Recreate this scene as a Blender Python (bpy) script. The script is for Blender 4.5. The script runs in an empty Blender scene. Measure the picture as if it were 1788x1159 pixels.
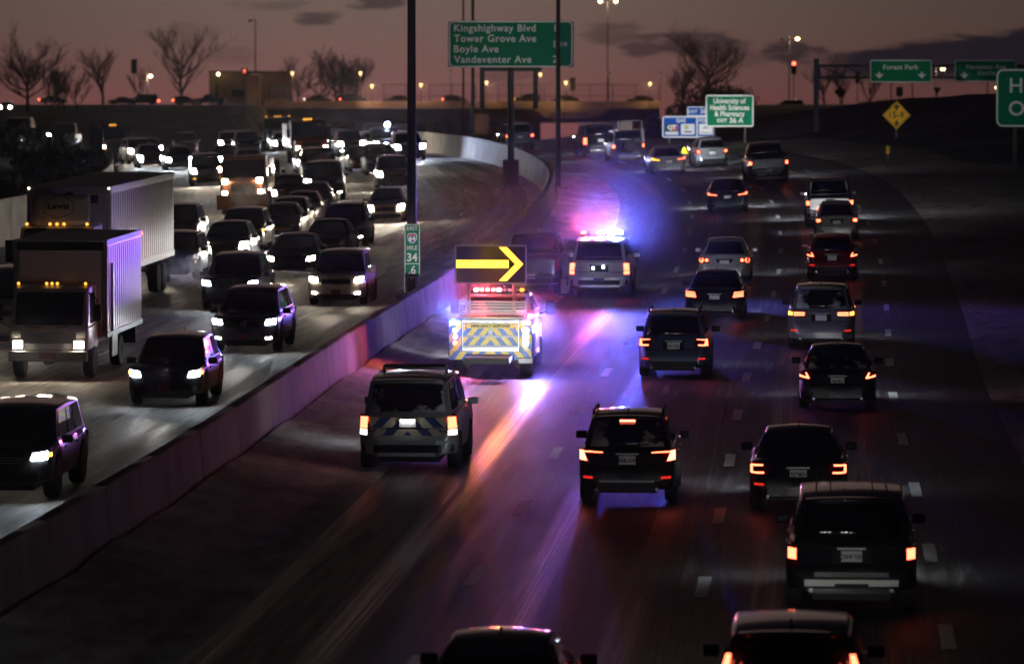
import bpy, bmesh, math, random
from mathutils import Vector, Matrix, noise
random.seed(7)
sc = bpy.context.scene
COL = sc.collection
R = math.radians

# ------------------------------------------------------------------ camera
F = 8270.0                      # focal length in pixels of a 1788 px wide frame
CX, CY, HORIZON, CAMZ = 894.0, 579.5, 256.0, 8.5
PITCH = math.atan((CY - HORIZON) / F)
cam_d = bpy.data.cameras.new('camera')
cam = bpy.data.objects.new('camera', cam_d); COL.objects.link(cam)
cam.location = (0, 0, CAMZ)
cam.rotation_euler = (math.pi / 2 - PITCH, 0, 0)
cam_d.sensor_width = 36.0
cam_d.lens = F / 1788.0 * 36.0
cam_d.clip_start = 1.0
cam_d.clip_end = 6000.0
cam_d.dof.use_dof = True
cam_d.dof.focus_distance = 112.0
cam_d.dof.aperture_fstop = 2.0
sc.camera = cam

# ------------------------------------------------------------------ levels that set the picture's light
SKY = 1.5            # dusk glow
BEAM = 330.0        # headlight beam of one car coming towards the camera (W)
BEAM_AWAY = 230.0   # headlight beam of one car driving away (W)
HAZE = 0.00003

# ------------------------------------------------------------------ world: dusk
def nn(t, kind, **kw):
    n = t.nodes.new(kind)
    for k, v in kw.items():
        if k == 'op': n.operation = v
        elif k.startswith('i'): n.inputs[int(k[1:])].default_value = v
        else: setattr(n, k, v)
    return n
def M(t, op, a, b=None, c=None, clamp=False):
    n = t.nodes.new('ShaderNodeMath'); n.operation = op; n.use_clamp = clamp
    for i, v in enumerate((a, b, c)):
        if v is None: continue
        if hasattr(v, 'is_output'): t.links.new(v, n.inputs[i])
        else: n.inputs[i].default_value = v
    return n.outputs[0]
def SS(t, x, lo, hi):
    n = t.nodes.new('ShaderNodeMapRange'); n.interpolation_type = 'SMOOTHSTEP'
    for i, v in ((0, x), (1, lo), (2, hi)):
        if hasattr(v, 'is_output'): t.links.new(v, n.inputs[i])
        else: n.inputs[i].default_value = v
    return n.outputs[0]
def MIX(t, f, a, b, blend='MIX'):
    n = t.nodes.new('ShaderNodeMix'); n.data_type = 'RGBA'; n.blend_type = blend
    for i, v in ((0, f), (6, a), (7, b)):
        if hasattr(v, 'is_output'): t.links.new(v, n.inputs[i])
        else: n.inputs[i].default_value = v if not isinstance(v, tuple) or len(v) == 4 else (*v, 1)
    return n.outputs[2]
def RAMP(t, f, stops):
    n = t.nodes.new('ShaderNodeValToRGB')
    e = n.color_ramp.elements
    while len(e) < len(stops): e.new(0.5)
    for el, (p, c) in zip(e, stops):
        el.position = p; el.color = (*c, 1) if len(c) == 3 else c
    t.links.new(f, n.inputs[0])
    return n.outputs[0]

wd = bpy.data.worlds.new('World'); sc.world = wd; wd.use_nodes = True
t = wd.node_tree; t.nodes.clear()
SUN_EL, SUN_AZ = R(0.5), R(-4)          # just set: the afterglow lies ahead of the camera
sky = nn(t, 'ShaderNodeTexSky', sky_type='NISHITA', sun_disc=False)
sky.sun_elevation = SUN_EL; sky.sun_rotation = SUN_AZ; sky.dust_density = 3.0
tc = t.nodes.new('ShaderNodeTexCoord')
sp = t.nodes.new('ShaderNodeSeparateXYZ'); t.links.new(tc.outputs['Generated'], sp.inputs[0])
X_, Y_, Z_ = sp.outputs
zc_ = M(t, 'MAXIMUM', Z_, 0.0)
el = M(t, 'POWER', zc_, 0.4)
glow = RAMP(t, el, [(0.0, (0.140, 0.042, 0.040)), (0.16, (0.125, 0.048, 0.044)), (0.25, (0.100, 0.068, 0.056)),
                    (0.30, (0.036, 0.029, 0.030)), (0.36, (0.015, 0.0155, 0.022)), (0.48, (0.0080, 0.0068, 0.0096)), (0.7, (0.0036, 0.0032, 0.0050)), (1.0, (0.0026, 0.0024, 0.0040))])
az = M(t, 'ARCTAN2', X_, Y_)
g1 = M(t, 'ADD', az, 0.03)
g2 = M(t, 'POWER', M(t, 'ABSOLUTE', M(t, 'DIVIDE', g1, 0.105)), 2.0)
fall = M(t, 'ADD', M(t, 'MULTIPLY', M(t, 'POWER', 2.718, M(t, 'MULTIPLY', g2, -1.0)), 0.66), M(t, 'ADD', 0.06, M(t, 'MULTIPLY', 0.28, M(t, 'SUBTRACT', 1.0, SS(t, M(t, 'ABSOLUTE', az), 0.25, 1.6)))))
cvec = t.nodes.new('ShaderNodeCombineXYZ')
t.links.new(M(t, 'MULTIPLY', az, 105.0), cvec.inputs[0]); t.links.new(M(t, 'MULTIPLY', Z_, 420.0), cvec.inputs[1])
nz = nn(t, 'ShaderNodeTexNoise'); nz.inputs['Scale'].default_value = 1.0; nz.inputs['Detail'].default_value = 7.0
nz.inputs['Roughness'].default_value = 0.62
t.links.new(cvec.outputs[0], nz.inputs['Vector'])
nf = M(t, 'SUBTRACT', nz.outputs['Fac'], 0.5)
def blob(px, py, rx, ry, amp):
    a0, e0 = math.atan2(px - CX, F), (HORIZON - py) / F
    dx = M(t, 'DIVIDE', M(t, 'SUBTRACT', az, a0), rx / F)
    dy = M(t, 'DIVIDE', M(t, 'SUBTRACT', Z_, e0), ry / F)
    r2 = M(t, 'ADD', M(t, 'MULTIPLY', dx, dx), M(t, 'MULTIPLY', dy, dy))
    r2 = M(t, 'ADD', r2, M(t, 'MULTIPLY', nf, 6.5))
    return M(t, 'MULTIPLY', M(t, 'SUBTRACT', 1.0, SS(t, r2, 0.1, 1.7)), amp)
mask = None
for b in [(555, 32, 42, 11, .6), (655, 6, 44, 11, .65), (1075, 62, 48, 22, .45), (1122, 80, 42, 20, .6), (390, 100, 45, 16, .3), (315, 60, 60, 16, .2),
          (1215, 78, 70, 24, .7), (1255, 90, 60, 22, .5), (1382, 92, 50, 22, .75), (470, 10, 60, 10, .3), (880, 130, 60, 10, .35), (1310, 105, 34, 14, .3)]:
    m_ = blob(*b)
    mask = m_ if mask is None else M(t, 'MAXIMUM', mask, m_)
top_e = M(t, 'ADD', M(t, 'ADD', 0.0197, M(t, 'MULTIPLY', SS(t, az, 0.062, 0.108), 0.0046)), M(t, 'MULTIPLY', nf, 0.006))
bank_ = M(t, 'MULTIPLY', M(t, 'SUBTRACT', 1.0, SS(t, Z_, M(t, 'SUBTRACT', top_e, 0.0012), M(t, 'ADD', top_e, 0.0008))), SS(t, Z_, 0.0125, 0.0160))
bank_ = M(t, 'MULTIPLY', bank_, M(t, 'MULTIPLY', SS(t, az, 0.058, 0.074), M(t, 'SUBTRACT', 1.0, SS(t, az, 0.5, 0.9))))
mask = M(t, 'MAXIMUM', mask, M(t, 'MULTIPLY', bank_, 0.93))
colr = MIX(t, 1.0, glow, fall, 'MULTIPLY')
colr = MIX(t, mask, colr, (0.004, 0.004, 0.008))
bg1 = nn(t, 'ShaderNodeBackground'); t.links.new(colr, bg1.inputs[0]); bg1.inputs[1].default_value = SKY
bg2 = nn(t, 'ShaderNodeBackground'); t.links.new(sky.outputs[0], bg2.inputs[0]); bg2.inputs[1].default_value = 0.00015
ad = t.nodes.new('ShaderNodeAddShader'); t.links.new(bg1.outputs[0], ad.inputs[0]); t.links.new(bg2.outputs[0], ad.inputs[1])
wo = t.nodes.new('ShaderNodeOutputWorld'); t.links.new(ad.outputs[0], wo.inputs[0])

sun_d = bpy.data.lights.new('sun', 'SUN'); sun_d.energy = 0.012; sun_d.angle = R(20); sun_d.color = (1.0, 0.62, 0.5)
sun = bpy.data.objects.new('sun', sun_d); COL.objects.link(sun)
sun.rotation_euler = (R(90) - R(6), 0, R(180) - SUN_AZ)

sc.view_settings.view_transform = 'Standard'; sc.view_settings.look = 'None'
sc.view_settings.exposure = 0.0; sc.view_settings.gamma = 1.0; sc.view_settings.use_curve_mapping = False
sc.render.engine = 'CYCLES'
cy = sc.cycles
cy.use_denoising = True; cy.max_bounces = 5; cy.diffuse_bounces = 2; cy.glossy_bounces = 3; cy.volume_bounces = 0
cy.transmission_bounces = 2; cy.transparent_max_bounces = 6
cy.sample_clamp_indirect = 12.0; cy.sample_clamp_direct = 0.0; cy.blur_glossy = 0.5; cy.caustics_reflective = False; cy.caustics_refractive = False

# ------------------------------------------------------------------ geometry of the place
def interp(tab, x):
    if x <= tab[0][0]: 
        (a, b), (c, d) = tab[0], tab[1]; return b + (d - b) / (c - a) * (x - a)
    if x >= tab[-1][0]:
        (a, b), (c, d) = tab[-2], tab[-1]; return d + (d - b) / (c - a) * (x - c)
    for i in range(len(tab) - 1):
        if tab[i][0] <= x <= tab[i + 1][0]:
            break
    x0, y0 = tab[i]; x1, y1 = tab[i + 1]; h = x1 - x0; u = (x - x0) / h
    def slope(j):
        if j == 0: return (tab[1][1] - tab[0][1]) / (tab[1][0] - tab[0][0])
        if j == len(tab) - 1: return (tab[-1][1] - tab[-2][1]) / (tab[-1][0] - tab[-2][0])
        return (tab[j + 1][1] - tab[j - 1][1]) / (tab[j + 1][0] - tab[j - 1][0])
    m0, m1 = slope(i) * h, slope(i + 1) * h
    return (2*u**3 - 3*u**2 + 1) * y0 + (u**3 - 2*u**2 + u) * m0 + (-2*u**3 + 3*u**2) * y1 + (u**3 - u**2) * m1
MED = [(40, -9.85), (70, -7.75), (92, -6.3), (117, -4.75), (137, -3.3), (150, -2.3), (180, -.2), (205, 1.15), (222, 1.75), (236, 1.9), (249, 1.55),
       (261, .75), (272, -.3), (285, -1.8), (295, -3.1), (306, -4.7), (320, -6.5), (345, -9), (380, -12.5), (430, -17), (520, -23), (700, -30), (1100, -36)]
ZC = [(0, 0), (60, 1.08), (100, 1.80), (134, 2.66), (165, 3.57), (215, 5.27), (250, 6.55), (285, 7.65), (320, 8.2), (360, 8.42), (420, 8.1), (500, 7.3), (650, 6.9), (830, 7.0), (1100, 7.0)]
def sst(x, a, b):
    u = min(1, max(0, (x - a) / (b - a))); return u * u * (3 - 2 * u)
def xm(Y): return interp(MED, Y)
def gz(X, Y):
    tt = X - xm(Y)
    z = interp(ZC, Y) + 0.045 * sst(Y, 150, 245) * (1 - .6 * sst(Y, 380, 520)) * max(-24, min(24, tt))
    if tt < -0.3: z += 0.10 * (1 - sst(Y, 140, 230))
    return z
def head(Y): return math.atan2(xm(Y + 2) - xm(Y - 2), 4.0)   # angle of the road from +Y towards +X
CP, SP_ = math.cos(PITCH), math.sin(PITCH)
def ray(px, py):
    u, v = (px - CX) / F, -(py - CY) / F
    return Vector((u, CP + v * SP_, -SP_ + v * CP))
def P(px, py, Y):                 # the point at distance Y seen along that line of sight
    d = ray(px, py); return Vector((0, 0, CAMZ)) + d * (Y / d.y)
def ground(px, py, lo=45, hi=390, fn=gz):
    d = ray(px, py); Y = lo
    while Y < hi:
        p = P(px, py, Y)
        if p.z <= fn(p.x, Y): break
        Y += 0.25
    p = P(px, py, Y); p.z = fn(p.x, Y); return p
def ppm(Y): return F / Y          # photo pixels per metre

# ------------------------------------------------------------------ mesh helper
class MB:
    def __init__(s): s.v, s.f = [], []
    def add(s, vs, fs):
        o = len(s.v); s.v += [tuple(v) for v in vs]; s.f += [tuple(i + o for i in f) for f in fs]; return s
    def box(s, c, d, rz=0, m=None):
        x, y, z = (k / 2 for k in d); vs = []
        for sx, sy, sz in ((-1,-1,-1),(1,-1,-1),(1,1,-1),(-1,1,-1),(-1,-1,1),(1,-1,1),(1,1,1),(-1,1,1)):
            v = Vector((sx*x, sy*y, sz*z))
            if m is not None: v = m @ v
            if rz: v = Matrix.Rotation(rz, 3, 'Z') @ v
            vs.append(v + Vector(c))
        return s.add(vs, [(3,2,1,0),(4,5,6,7),(0,1,5,4),(1,2,6,5),(2,3,7,6),(3,0,4,7)])
    def prism(s, poly, y0, y1):               # poly in (x, z), extruded along y (front at y0)
        n = len(poly)
        a = sum(poly[i][0]*poly[(i+1)%n][1] - poly[(i+1)%n][0]*poly[i][1] for i in range(n))
        if a < 0: poly = poly[::-1]
        return s.add([(x, y0, z) for x, z in poly] + [(x, y1, z) for x, z in poly],
                     [tuple(range(n)), tuple(range(2*n-1, n-1, -1))] + [(i+n, (i+1)%n+n, (i+1)%n, i) for i in range(n)])
    def tube(s, pts, r, n=8, cap=True):
        pts = [Vector(p) for p in pts]; rings = []
        for i, p in enumerate(pts):
            d = (pts[min(i+1, len(pts)-1)] - pts[max(i-1, 0)]).normalized()
            a = d.orthogonal().normalized() if abs(d.z) > .999 else d.cross(Vector((0,0,1))).normalized(); b = d.cross(a)
            rr = r[i] if isinstance(r, (list, tuple)) else r
            rings.append([p + (a*math.cos(k*2*math.pi/n) + b*math.sin(k*2*math.pi/n))*rr for k in range(n)])
        o = len(s.v)
        for q in rings: s.v += [tuple(v) for v in q]
        for i in range(len(rings)-1):
            for k in range(n):
                s.f.append((o+i*n+k, o+(i+1)*n+k, o+(i+1)*n+(k+1)%n, o+i*n+(k+1)%n))
        if cap:
            s.f.append(tuple(o+k for k in range(n))); s.f.append(tuple(o+(len(rings)-1)*n+k for k in range(n-1,-1,-1)))
        return s
    def lathe(s, prof, n=20, axis='z', c=(0,0,0)):   # prof [(radius, along)]
        o = len(s.v)
        for r, h in prof:
            for k in range(n):
                a = k*2*math.pi/n; q = (r*math.cos(a), r*math.sin(a), h)
                if axis == 'x': q = (h, q[0], q[1])
                if axis == 'y': q = (q[0], h, q[1])
                s.v.append((q[0]+c[0], q[1]+c[1], q[2]+c[2]))
        for i in range(len(prof)-1):
            for k in range(n):
                s.f.append((o+i*n+k, o+i*n+(k+1)%n, o+(i+1)*n+(k+1)%n, o+(i+1)*n+k))
        s.f.append(tuple(o+k for k in range(n-1,-1,-1))); s.f.append(tuple(o+(len(prof)-1)*n+k for k in range(n)))
        return s
    def grid(s, fn, nu, nv):
        o = len(s.v)
        for j in range(nv+1):
            for i in range(nu+1): s.v.append(tuple(fn(i/nu, j/nv)))
        for j in range(nv):
            for i in range(nu):
                a = o+j*(nu+1)+i; s.f.append((a, a+1, a+nu+2, a+nu+1))
        return s
    def build(s, name, mat, parent=None, smooth=False, bevel=0, sharp=35, solid=0, fixn=True):
        me = bpy.data.meshes.new(name); me.from_pydata(s.v, [], s.f)
        if fixn:
            bm = bmesh.new(); bm.from_mesh(me); bmesh.ops.recalc_face_normals(bm, faces=bm.faces); bm.to_mesh(me); bm.free()
        if smooth:
            me.polygons.foreach_set('use_smooth', [True]*len(me.polygons)); me.set_sharp_from_angle(angle=R(sharp))
        me.materials.append(mat)
        o = bpy.data.objects.new(name, me); COL.objects.link(o)
        if parent is not None: o.parent = parent
        if bevel:
            b = o.modifiers.new('bevel', 'BEVEL'); b.width = bevel; b.segments = 2; b.limit_method = 'ANGLE'; b.angle_limit = R(38)
            me.polygons.foreach_set('use_smooth', [True]*len(me.polygons)); 
            if not smooth: me.set_sharp_from_angle(angle=R(60))
        if solid:
            q = o.modifiers.new('thickness', 'SOLIDIFY'); q.thickness = solid; q.offset = -1
        return o
def tag(o, label=None, cat=None, group=None, kind=None):
    for k, v in (('label', label), ('category', cat), ('group', group), ('kind', kind)):
        if v: o[k] = v
    return o
def empty(name, loc, rot=None):
    o = bpy.data.objects.new(name, None); o.empty_display_size = .3; COL.objects.link(o)
    if rot is not None: o.matrix_basis = Matrix.Translation(loc) @ rot.to_4x4()
    else: o.location = loc
    return o
def lamp(name, kind, loc, energy, color, parent=None, direction=None, angle=60, blend=.5, size=.1):
    d = bpy.data.lights.new(name, kind); d.energy = energy; d.color = color
    d.shadow_soft_size = size
    if kind == 'SPOT': d.spot_size = R(angle); d.spot_blend = blend
    o = bpy.data.objects.new(name, d); COL.objects.link(o); o.location = loc
    if direction is not None: o.rotation_euler = Vector(direction).to_track_quat('-Z', 'Y').to_euler()
    if parent is not None: o.parent = parent
    return o

# ------------------------------------------------------------------ materials
def mat(name):
    m = bpy.data.materials.new(name); m.use_nodes = True; t = m.node_tree
    return m, t, t.nodes['Principled BSDF']
def plain(name, c, rough=.6, metal=0, spec=.5, coat=0):
    m, t, b = mat(name)
    b.inputs['Base Color'].default_value = (*c, 1); b.inputs['Roughness'].default_value = rough; b.inputs['Metallic'].default_value = metal
    b.inputs['Specular IOR Level'].default_value = spec; b.inputs['Coat Weight'].default_value = coat; b.inputs['Coat Roughness'].default_value = .08
    return m
def emit(name, c, s, sampling='AUTO'):
    m = bpy.data.materials.new(name); m.use_nodes = True; t = m.node_tree; t.nodes.clear()
    e = t.nodes.new('ShaderNodeEmission'); e.inputs[0].default_value = (*c, 1); e.inputs[1].default_value = s
    o = t.nodes.new('ShaderNodeOutputMaterial'); t.links.new(e.outputs[0], o.inputs[0])
    m.cycles.emission_sampling = sampling
    return m
_paint = {}
def paint(c, rough=.28, metal=.35):
    k = (c, rough, metal)
    if k in _paint: return _paint[k]
    m, t, b = mat('car_paint')
    tcn = t.nodes.new('ShaderNodeTexCoord'); s_ = t.nodes.new('ShaderNodeSeparateXYZ'); t.links.new(tcn.outputs['Object'], s_.inputs[0])
    n = nn(t, 'ShaderNodeTexNoise'); n.inputs['Scale'].default_value = 3.5; n.inputs['Detail'].default_value = 6
    t.links.new(tcn.outputs['Object'], n.inputs['Vector'])
    low = M(t, 'SUBTRACT', 1.0, SS(t, s_.outputs[2], .25, 1.15))
    d = M(t, 'MULTIPLY', M(t, 'ADD', M(t, 'MULTIPLY', low, .42), .03), SS(t, n.outputs['Fac'], .3, .75), clamp=True)   # road salt dried on the lower panels
    t.links.new(MIX(t, d, c, (.13, .12, .11)), b.inputs['Base Color'])
    t.links.new(M(t, 'ADD', M(t, 'MULTIPLY', d, .5), rough), b.inputs['Roughness'])
    b.inputs['Metallic'].default_value = metal; b.inputs['Coat Weight'].default_value = .6; b.inputs['Coat Roughness'].default_value = .06
    _paint[k] = m; return m
BLACK, GREY, SILVER, WHITE = (.006, .006, .008), (.06, .062, .066), (.36, .36, .37), (.68, .67, .65)
NAVY, RED, BEIGE, BROWN, CHAR = (.008, .012, .03), (.16, .008, .01), (.42, .37, .30), (.05, .025, .018), (.018, .019, .022)
m_glass = plain('dark_glass', (.006, .006, .008), .04, 0, .6)
def frosted():
    m, t, b = mat('frosted_glass')
    tcn = t.nodes.new('ShaderNodeTexCoord')
    n = nn(t, 'ShaderNodeTexNoise'); n.inputs['Scale'].default_value = 2.2; n.inputs['Detail'].default_value = 8; n.inputs['Roughness'].default_value = .6
    t.links.new(tcn.outputs['Object'], n.inputs['Vector'])
    sp_ = t.nodes.new('ShaderNodeSeparateXYZ'); t.links.new(tcn.outputs['Generated'], sp_.inputs[0])
    edge = M(t, 'ABSOLUTE', M(t, 'SUBTRACT', sp_.outputs[0], .5))
    low = M(t, 'SUBTRACT', 1.0, SS(t, sp_.outputs[2], .0, .35))
    f = SS(t, M(t, 'ADD', n.outputs['Fac'], M(t, 'ADD', M(t, 'MULTIPLY', edge, .5), M(t, 'MULTIPLY', low, .16))), .68, .80)
    t.links.new(MIX(t, f, (.008, .008, .01), (.30, .29, .28)), b.inputs['Base Color'])
    t.links.new(M(t, 'ADD', M(t, 'MULTIPLY', f, .6), .06), b.inputs['Roughness'])
    return m
m_frost = frosted()
m_black = plain('black_plastic', (.005, .005, .006), .55, 0, .3)
m_tyre = plain('tyre_rubber', (.012, .012, .012), .8)
m_rim = plain('rim_alloy', (.30, .30, .31), .35, .8)
m_chrome = plain('chrome', (.55, .55, .57), .12, 1.0)
m_dull = plain('dull_metal', (.22, .22, .22), .45, .6)
m_lensred = plain('red_lens', (.10, .004, .004), .12, 0, .6)
m_lensoff = plain('clear_lens', (.32, .32, .34), .12, 0, .6)
m_plate = plain('number_plate', (.62, .60, .56), .5)
m_plate_red = plain('red_number_plate', (.16, .02, .015), .5)
m_ink = plain('plate_ink', (.02, .015, .03), .6)
e_tail = emit('tail_lamp_glow', (1.0, .11, .05), 8.0)
e_dim_red = emit('dim_red_glow', (1.0, .03, .02), .7)
e_brake = emit('brake_lamp_glow', (1.0, .15, .08), 9.0)
e_amber = emit('amber_lamp_glow', (1.0, .42, .05), 6.0)
e_amber_b = emit('amber_marker_glow', (1.0, .42, .05), 2.0)
e_white = emit('reversing_lamp_glow', (1.0, .85, .72), 3.2)
e_headW = emit('headlamp_white', (.80, .90, 1.0), 140.0)
e_headY = emit('headlamp_warm', (1.0, .86, .64), 130.0)
e_fogW = emit('fog_lamp_white', (1.0, .9, .78), 40.0)
e_blue = emit('blue_strobe', (.10, .16, 1.0), 30.0)
e_bluew = emit('blue_white_strobe', (.62, .72, 1.0), 26.0)
e_red = emit('red_strobe', (1.0, .06, .06), 22.0)
e_pink = emit('pink_strobe', (1.0, .25, .38), 22.0)
e_arrow = emit('arrow_lamps', (1.0, .40, .03), 4.2)

def concrete(name, c, streak=True, scale=1.0):
    m, t, b = mat(name)
    tcn = t.nodes.new('ShaderNodeTexCoord')
    n1 = nn(t, 'ShaderNodeTexNoise'); n1.inputs['Scale'].default_value = .6 * scale; n1.inputs['Detail'].default_value = 8
    t.links.new(tcn.outputs['Object'], n1.inputs['Vector'])
    mp = t.nodes.new('ShaderNodeMapping'); mp.inputs['Scale'].default_value = (1.3, 1.3, .30); t.links.new(tcn.outputs['Object'], mp.inputs[0])
    n2 = nn(t, 'ShaderNodeTexNoise'); n2.inputs['Scale'].default_value = 1.0; n2.inputs['Detail'].default_value = 5
    t.links.new(mp.outputs[0], n2.inputs['Vector'])
    f = M(t, 'ADD', M(t, 'MULTIPLY', n1.outputs['Fac'], .5), M(t, 'ADD', M(t, 'MULTIPLY', n2.outputs['Fac'], .35 if streak else 0), .15 if streak else .25))
    t.links.new(RAMP(t, f, [(.38, tuple(k*.35 for k in c)), (.50, c), (.62, tuple(min(.8, k*1.5) for k in c))]), b.inputs['Base Color'])
    b.inputs['Roughness'].default_value = .8
    bp = t.nodes.new('ShaderNodeBump'); bp.inputs['Strength'].default_value = .25; bp.inputs['Distance'].default_value = .02
    n3 = nn(t, 'ShaderNodeTexNoise'); n3.inputs['Scale'].default_value = 9.0; n3.inputs['Detail'].default_value = 4
    t.links.new(tcn.outputs['Object'], n3.inputs['Vector']); t.links.new(n3.outputs['Fac'], bp.inputs['Height']); t.links.new(bp.outputs[0], b.inputs['Normal'])
    return m
m_conc = concrete('weathered_concrete', (.15, .13, .12), .6)
m_bridge = concrete('bridge_concrete', (.46, .36, .27), False, .3)
m_wall = concrete('retaining_concrete', (.30, .25, .21))
m_pole = plain('painted_steel', (.022, .019, .019), .6, .1)
m_signback = plain('sign_back', (.20, .20, .20), .5, .6)

def road_uv(t):
    u = t.nodes.new('ShaderNodeUVMap'); u.uv_map = 'road'; s_ = t.nodes.new('ShaderNodeSeparateXYZ'); t.links.new(u.outputs[0], s_.inputs[0])
    return u.outputs[0], s_.outputs[0], s_.outputs[1]
def uvnoise(t, uv, sx, sy, scale=1, detail=6, rough=.6):
    mp = t.nodes.new('ShaderNodeMapping'); mp.inputs['Scale'].default_value = (sx, sy, 1); t.links.new(uv, mp.inputs[0])
    n = nn(t, 'ShaderNodeTexNoise'); n.inputs['Scale'].default_value = scale; n.inputs['Detail'].default_value = detail; n.inputs['Roughness'].default_value = rough
    t.links.new(mp.outputs[0], n.inputs['Vector']); return n.outputs['Fac']
def wheel_tracks(t, u, centres, half=.85, width=.42):
    acc = None
    for c in centres:
        d = M(t, 'ABSOLUTE', M(t, 'SUBTRACT', M(t, 'ABSOLUTE', M(t, 'SUBTRACT', u, c)), half))
        k = M(t, 'SUBTRACT', 1.0, SS(t, d, width * .35, width))
        acc = k if acc is None else M(t, 'MAXIMUM', acc, k)
    return acc
def asphalt():
    m, t, b = mat('damp_asphalt')
    uv, u, v = road_uv(t)
    big = uvnoise(t, uv, .25, .03, 1, 5); fine = uvnoise(t, uv, 6, .22, 1, 6, .7); grain = uvnoise(t, uv, 30, 14, 1, 3)
    lines = uvnoise(t, uv, 26, .05, 1, 3, .5)
    tr = wheel_tracks(t, u, (4.3, 8.5, 12.3))
    tr = M(t, 'MULTIPLY', tr, SS(t, M(t, 'ADD', M(t, 'MULTIPLY', big, .5), M(t, 'ADD', M(t, 'MULTIPLY', lines, .5), M(t, 'MULTIPLY', fine, .3))), .50, .82), clamp=True)
    # salt and old snow left between the wheel paths and along the lane lines
    edge = None
    for c in (6.6, 10.4, 14.2):
        k = M(t, 'SUBTRACT', 1.0, SS(t, M(t, 'ABSOLUTE', M(t, 'SUBTRACT', u, c)), .1, .9)); edge = k if edge is None else M(t, 'MAXIMUM', edge, k)
    left = M(t, 'SUBTRACT', 1.0, SS(t, u, 2.6, 5.4))
    salt = SS(t, M(t, 'ADD', M(t, 'ADD', fine, M(t, 'MULTIPLY', edge, .07)), M(t, 'MULTIPLY', left, .16)), .50, .80)
    salt = M(t, 'MULTIPLY', salt, .75)
    base = RAMP(t, M(t, 'ADD', M(t, 'MULTIPLY', grain, .5), M(t, 'MULTIPLY', big, .5)), [(.38, (.022, .020, .020)), (.5, (.045, .041, .040)), (.62, (.095, .087, .084))])
    base = MIX(t, M(t, 'MULTIPLY', tr, .35), base, (.085, .078, .076))
    t.links.new(MIX(t, salt, base, (.34, .31, .29)), b.inputs['Base Color'])
    rg = M(t, 'SUBTRACT', M(t, 'ADD', M(t, 'ADD', .36, M(t, 'MULTIPLY', fine, .40)), M(t, 'MULTIPLY', salt, .08)), M(t, 'MULTIPLY', tr, .26))
    t.links.new(rg, b.inputs['Roughness'])
    b.inputs['Specular IOR Level'].default_value = .5
    bp = t.nodes.new('ShaderNodeBump'); bp.inputs['Strength'].default_value = .5; bp.inputs['Distance'].default_value = .012
    t.links.new(M(t, 'ADD', M(t, 'MULTIPLY', grain, .5), M(t, 'ADD', lines, M(t, 'MULTIPLY', salt, .2))), bp.inputs['Height']); t.links.new(bp.outputs[0], b.inputs['Normal'])
    return m
def salted():
    m, t, b = mat('salted_concrete')
    uv, u, v = road_uv(t)
    big = uvnoise(t, uv, .30, .05, 1, 6); fine = uvnoise(t, uv, 3.0, .16, 1, 8, .65); grain = uvnoise(t, uv, 12, 3, 1, 4)
    tr = wheel_tracks(t, u, (-2.3, -6.0, -9.7, -13.4, -17.1), .85, .55)
    f = M(t, 'ADD', M(t, 'ADD', M(t, 'MULTIPLY', big, .35), M(t, 'MULTIPLY', fine, .55)), M(t, 'MULTIPLY', grain, .1))
    thin = uvnoise(t, uv, 14, .10, 1, 4, .6)
    f = M(t, 'ADD', f, M(t, 'MULTIPLY', M(t, 'SUBTRACT', thin, .5), .22))
    f = M(t, 'SUBTRACT', f, M(t, 'MULTIPLY', tr, .07))
    t.links.new(RAMP(t, f, [(.38, (.06, .053, .046)), (.46, (.18, .162, .142)), (.53, (.36, .33, .298)), (.62, (.62, .58, .535))]), b.inputs['Base Color'])
    t.links.new(M(t, 'ADD', .58, M(t, 'MULTIPLY', SS(t, f, .40, .60), .3)), b.inputs['Roughness'])
    bp = t.nodes.new('ShaderNodeBump'); bp.inputs['Strength'].default_value = .7; bp.inputs['Distance'].default_value = .04
    t.links.new(f, bp.inputs['Height']); t.links.new(bp.outputs[0], b.inputs['Normal'])
    return m
def snow(name='old_snow', dirty=.5):
    m, t, b = mat(name)
    uv, u, v = road_uv(t)
    n1 = uvnoise(t, uv, .5, .25, 1, 7); n2 = uvnoise(t, uv, 2.0, .5, 1, 8, .7); n3 = uvnoise(t, uv, 8, 5, 1, 4)
    f = M(t, 'ADD', M(t, 'MULTIPLY', n1, .45), M(t, 'MULTIPLY', n2, .55))
    t.links.new(RAMP(t, f, [(.36, tuple((.17+.06*dirty)*k for k in (1, .84, .72))), (.47, (.42-.02*dirty, .39-.08*dirty, .36-.12*dirty)), (.60, (.74-.22*dirty, .72-.26*dirty, .70-.30*dirty))]), b.inputs['Base Color'])
    if dirty > .5: t.links.new(RAMP(t, f, [(.36, (.20, .155, .12)), (.47, (.42, .34, .275)), (.60, (.62, .53, .45))]), b.inputs['Base Color'])
    b.inputs['Roughness'].default_value = .75
    bp = t.nodes.new('ShaderNodeBump'); bp.inputs['Strength'].default_value = .7; bp.inputs['Distance'].default_value = .06
    t.links.new(M(t, 'ADD', f, M(t, 'MULTIPLY', n3, .25)), bp.inputs['Height']); t.links.new(bp.outputs[0], b.inputs['Normal'])
    return m
m_asphalt, m_salted, m_snow, m_snowd = asphalt(), salted(), snow('old_snow', .15), snow('thin_snow', .75)
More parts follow.
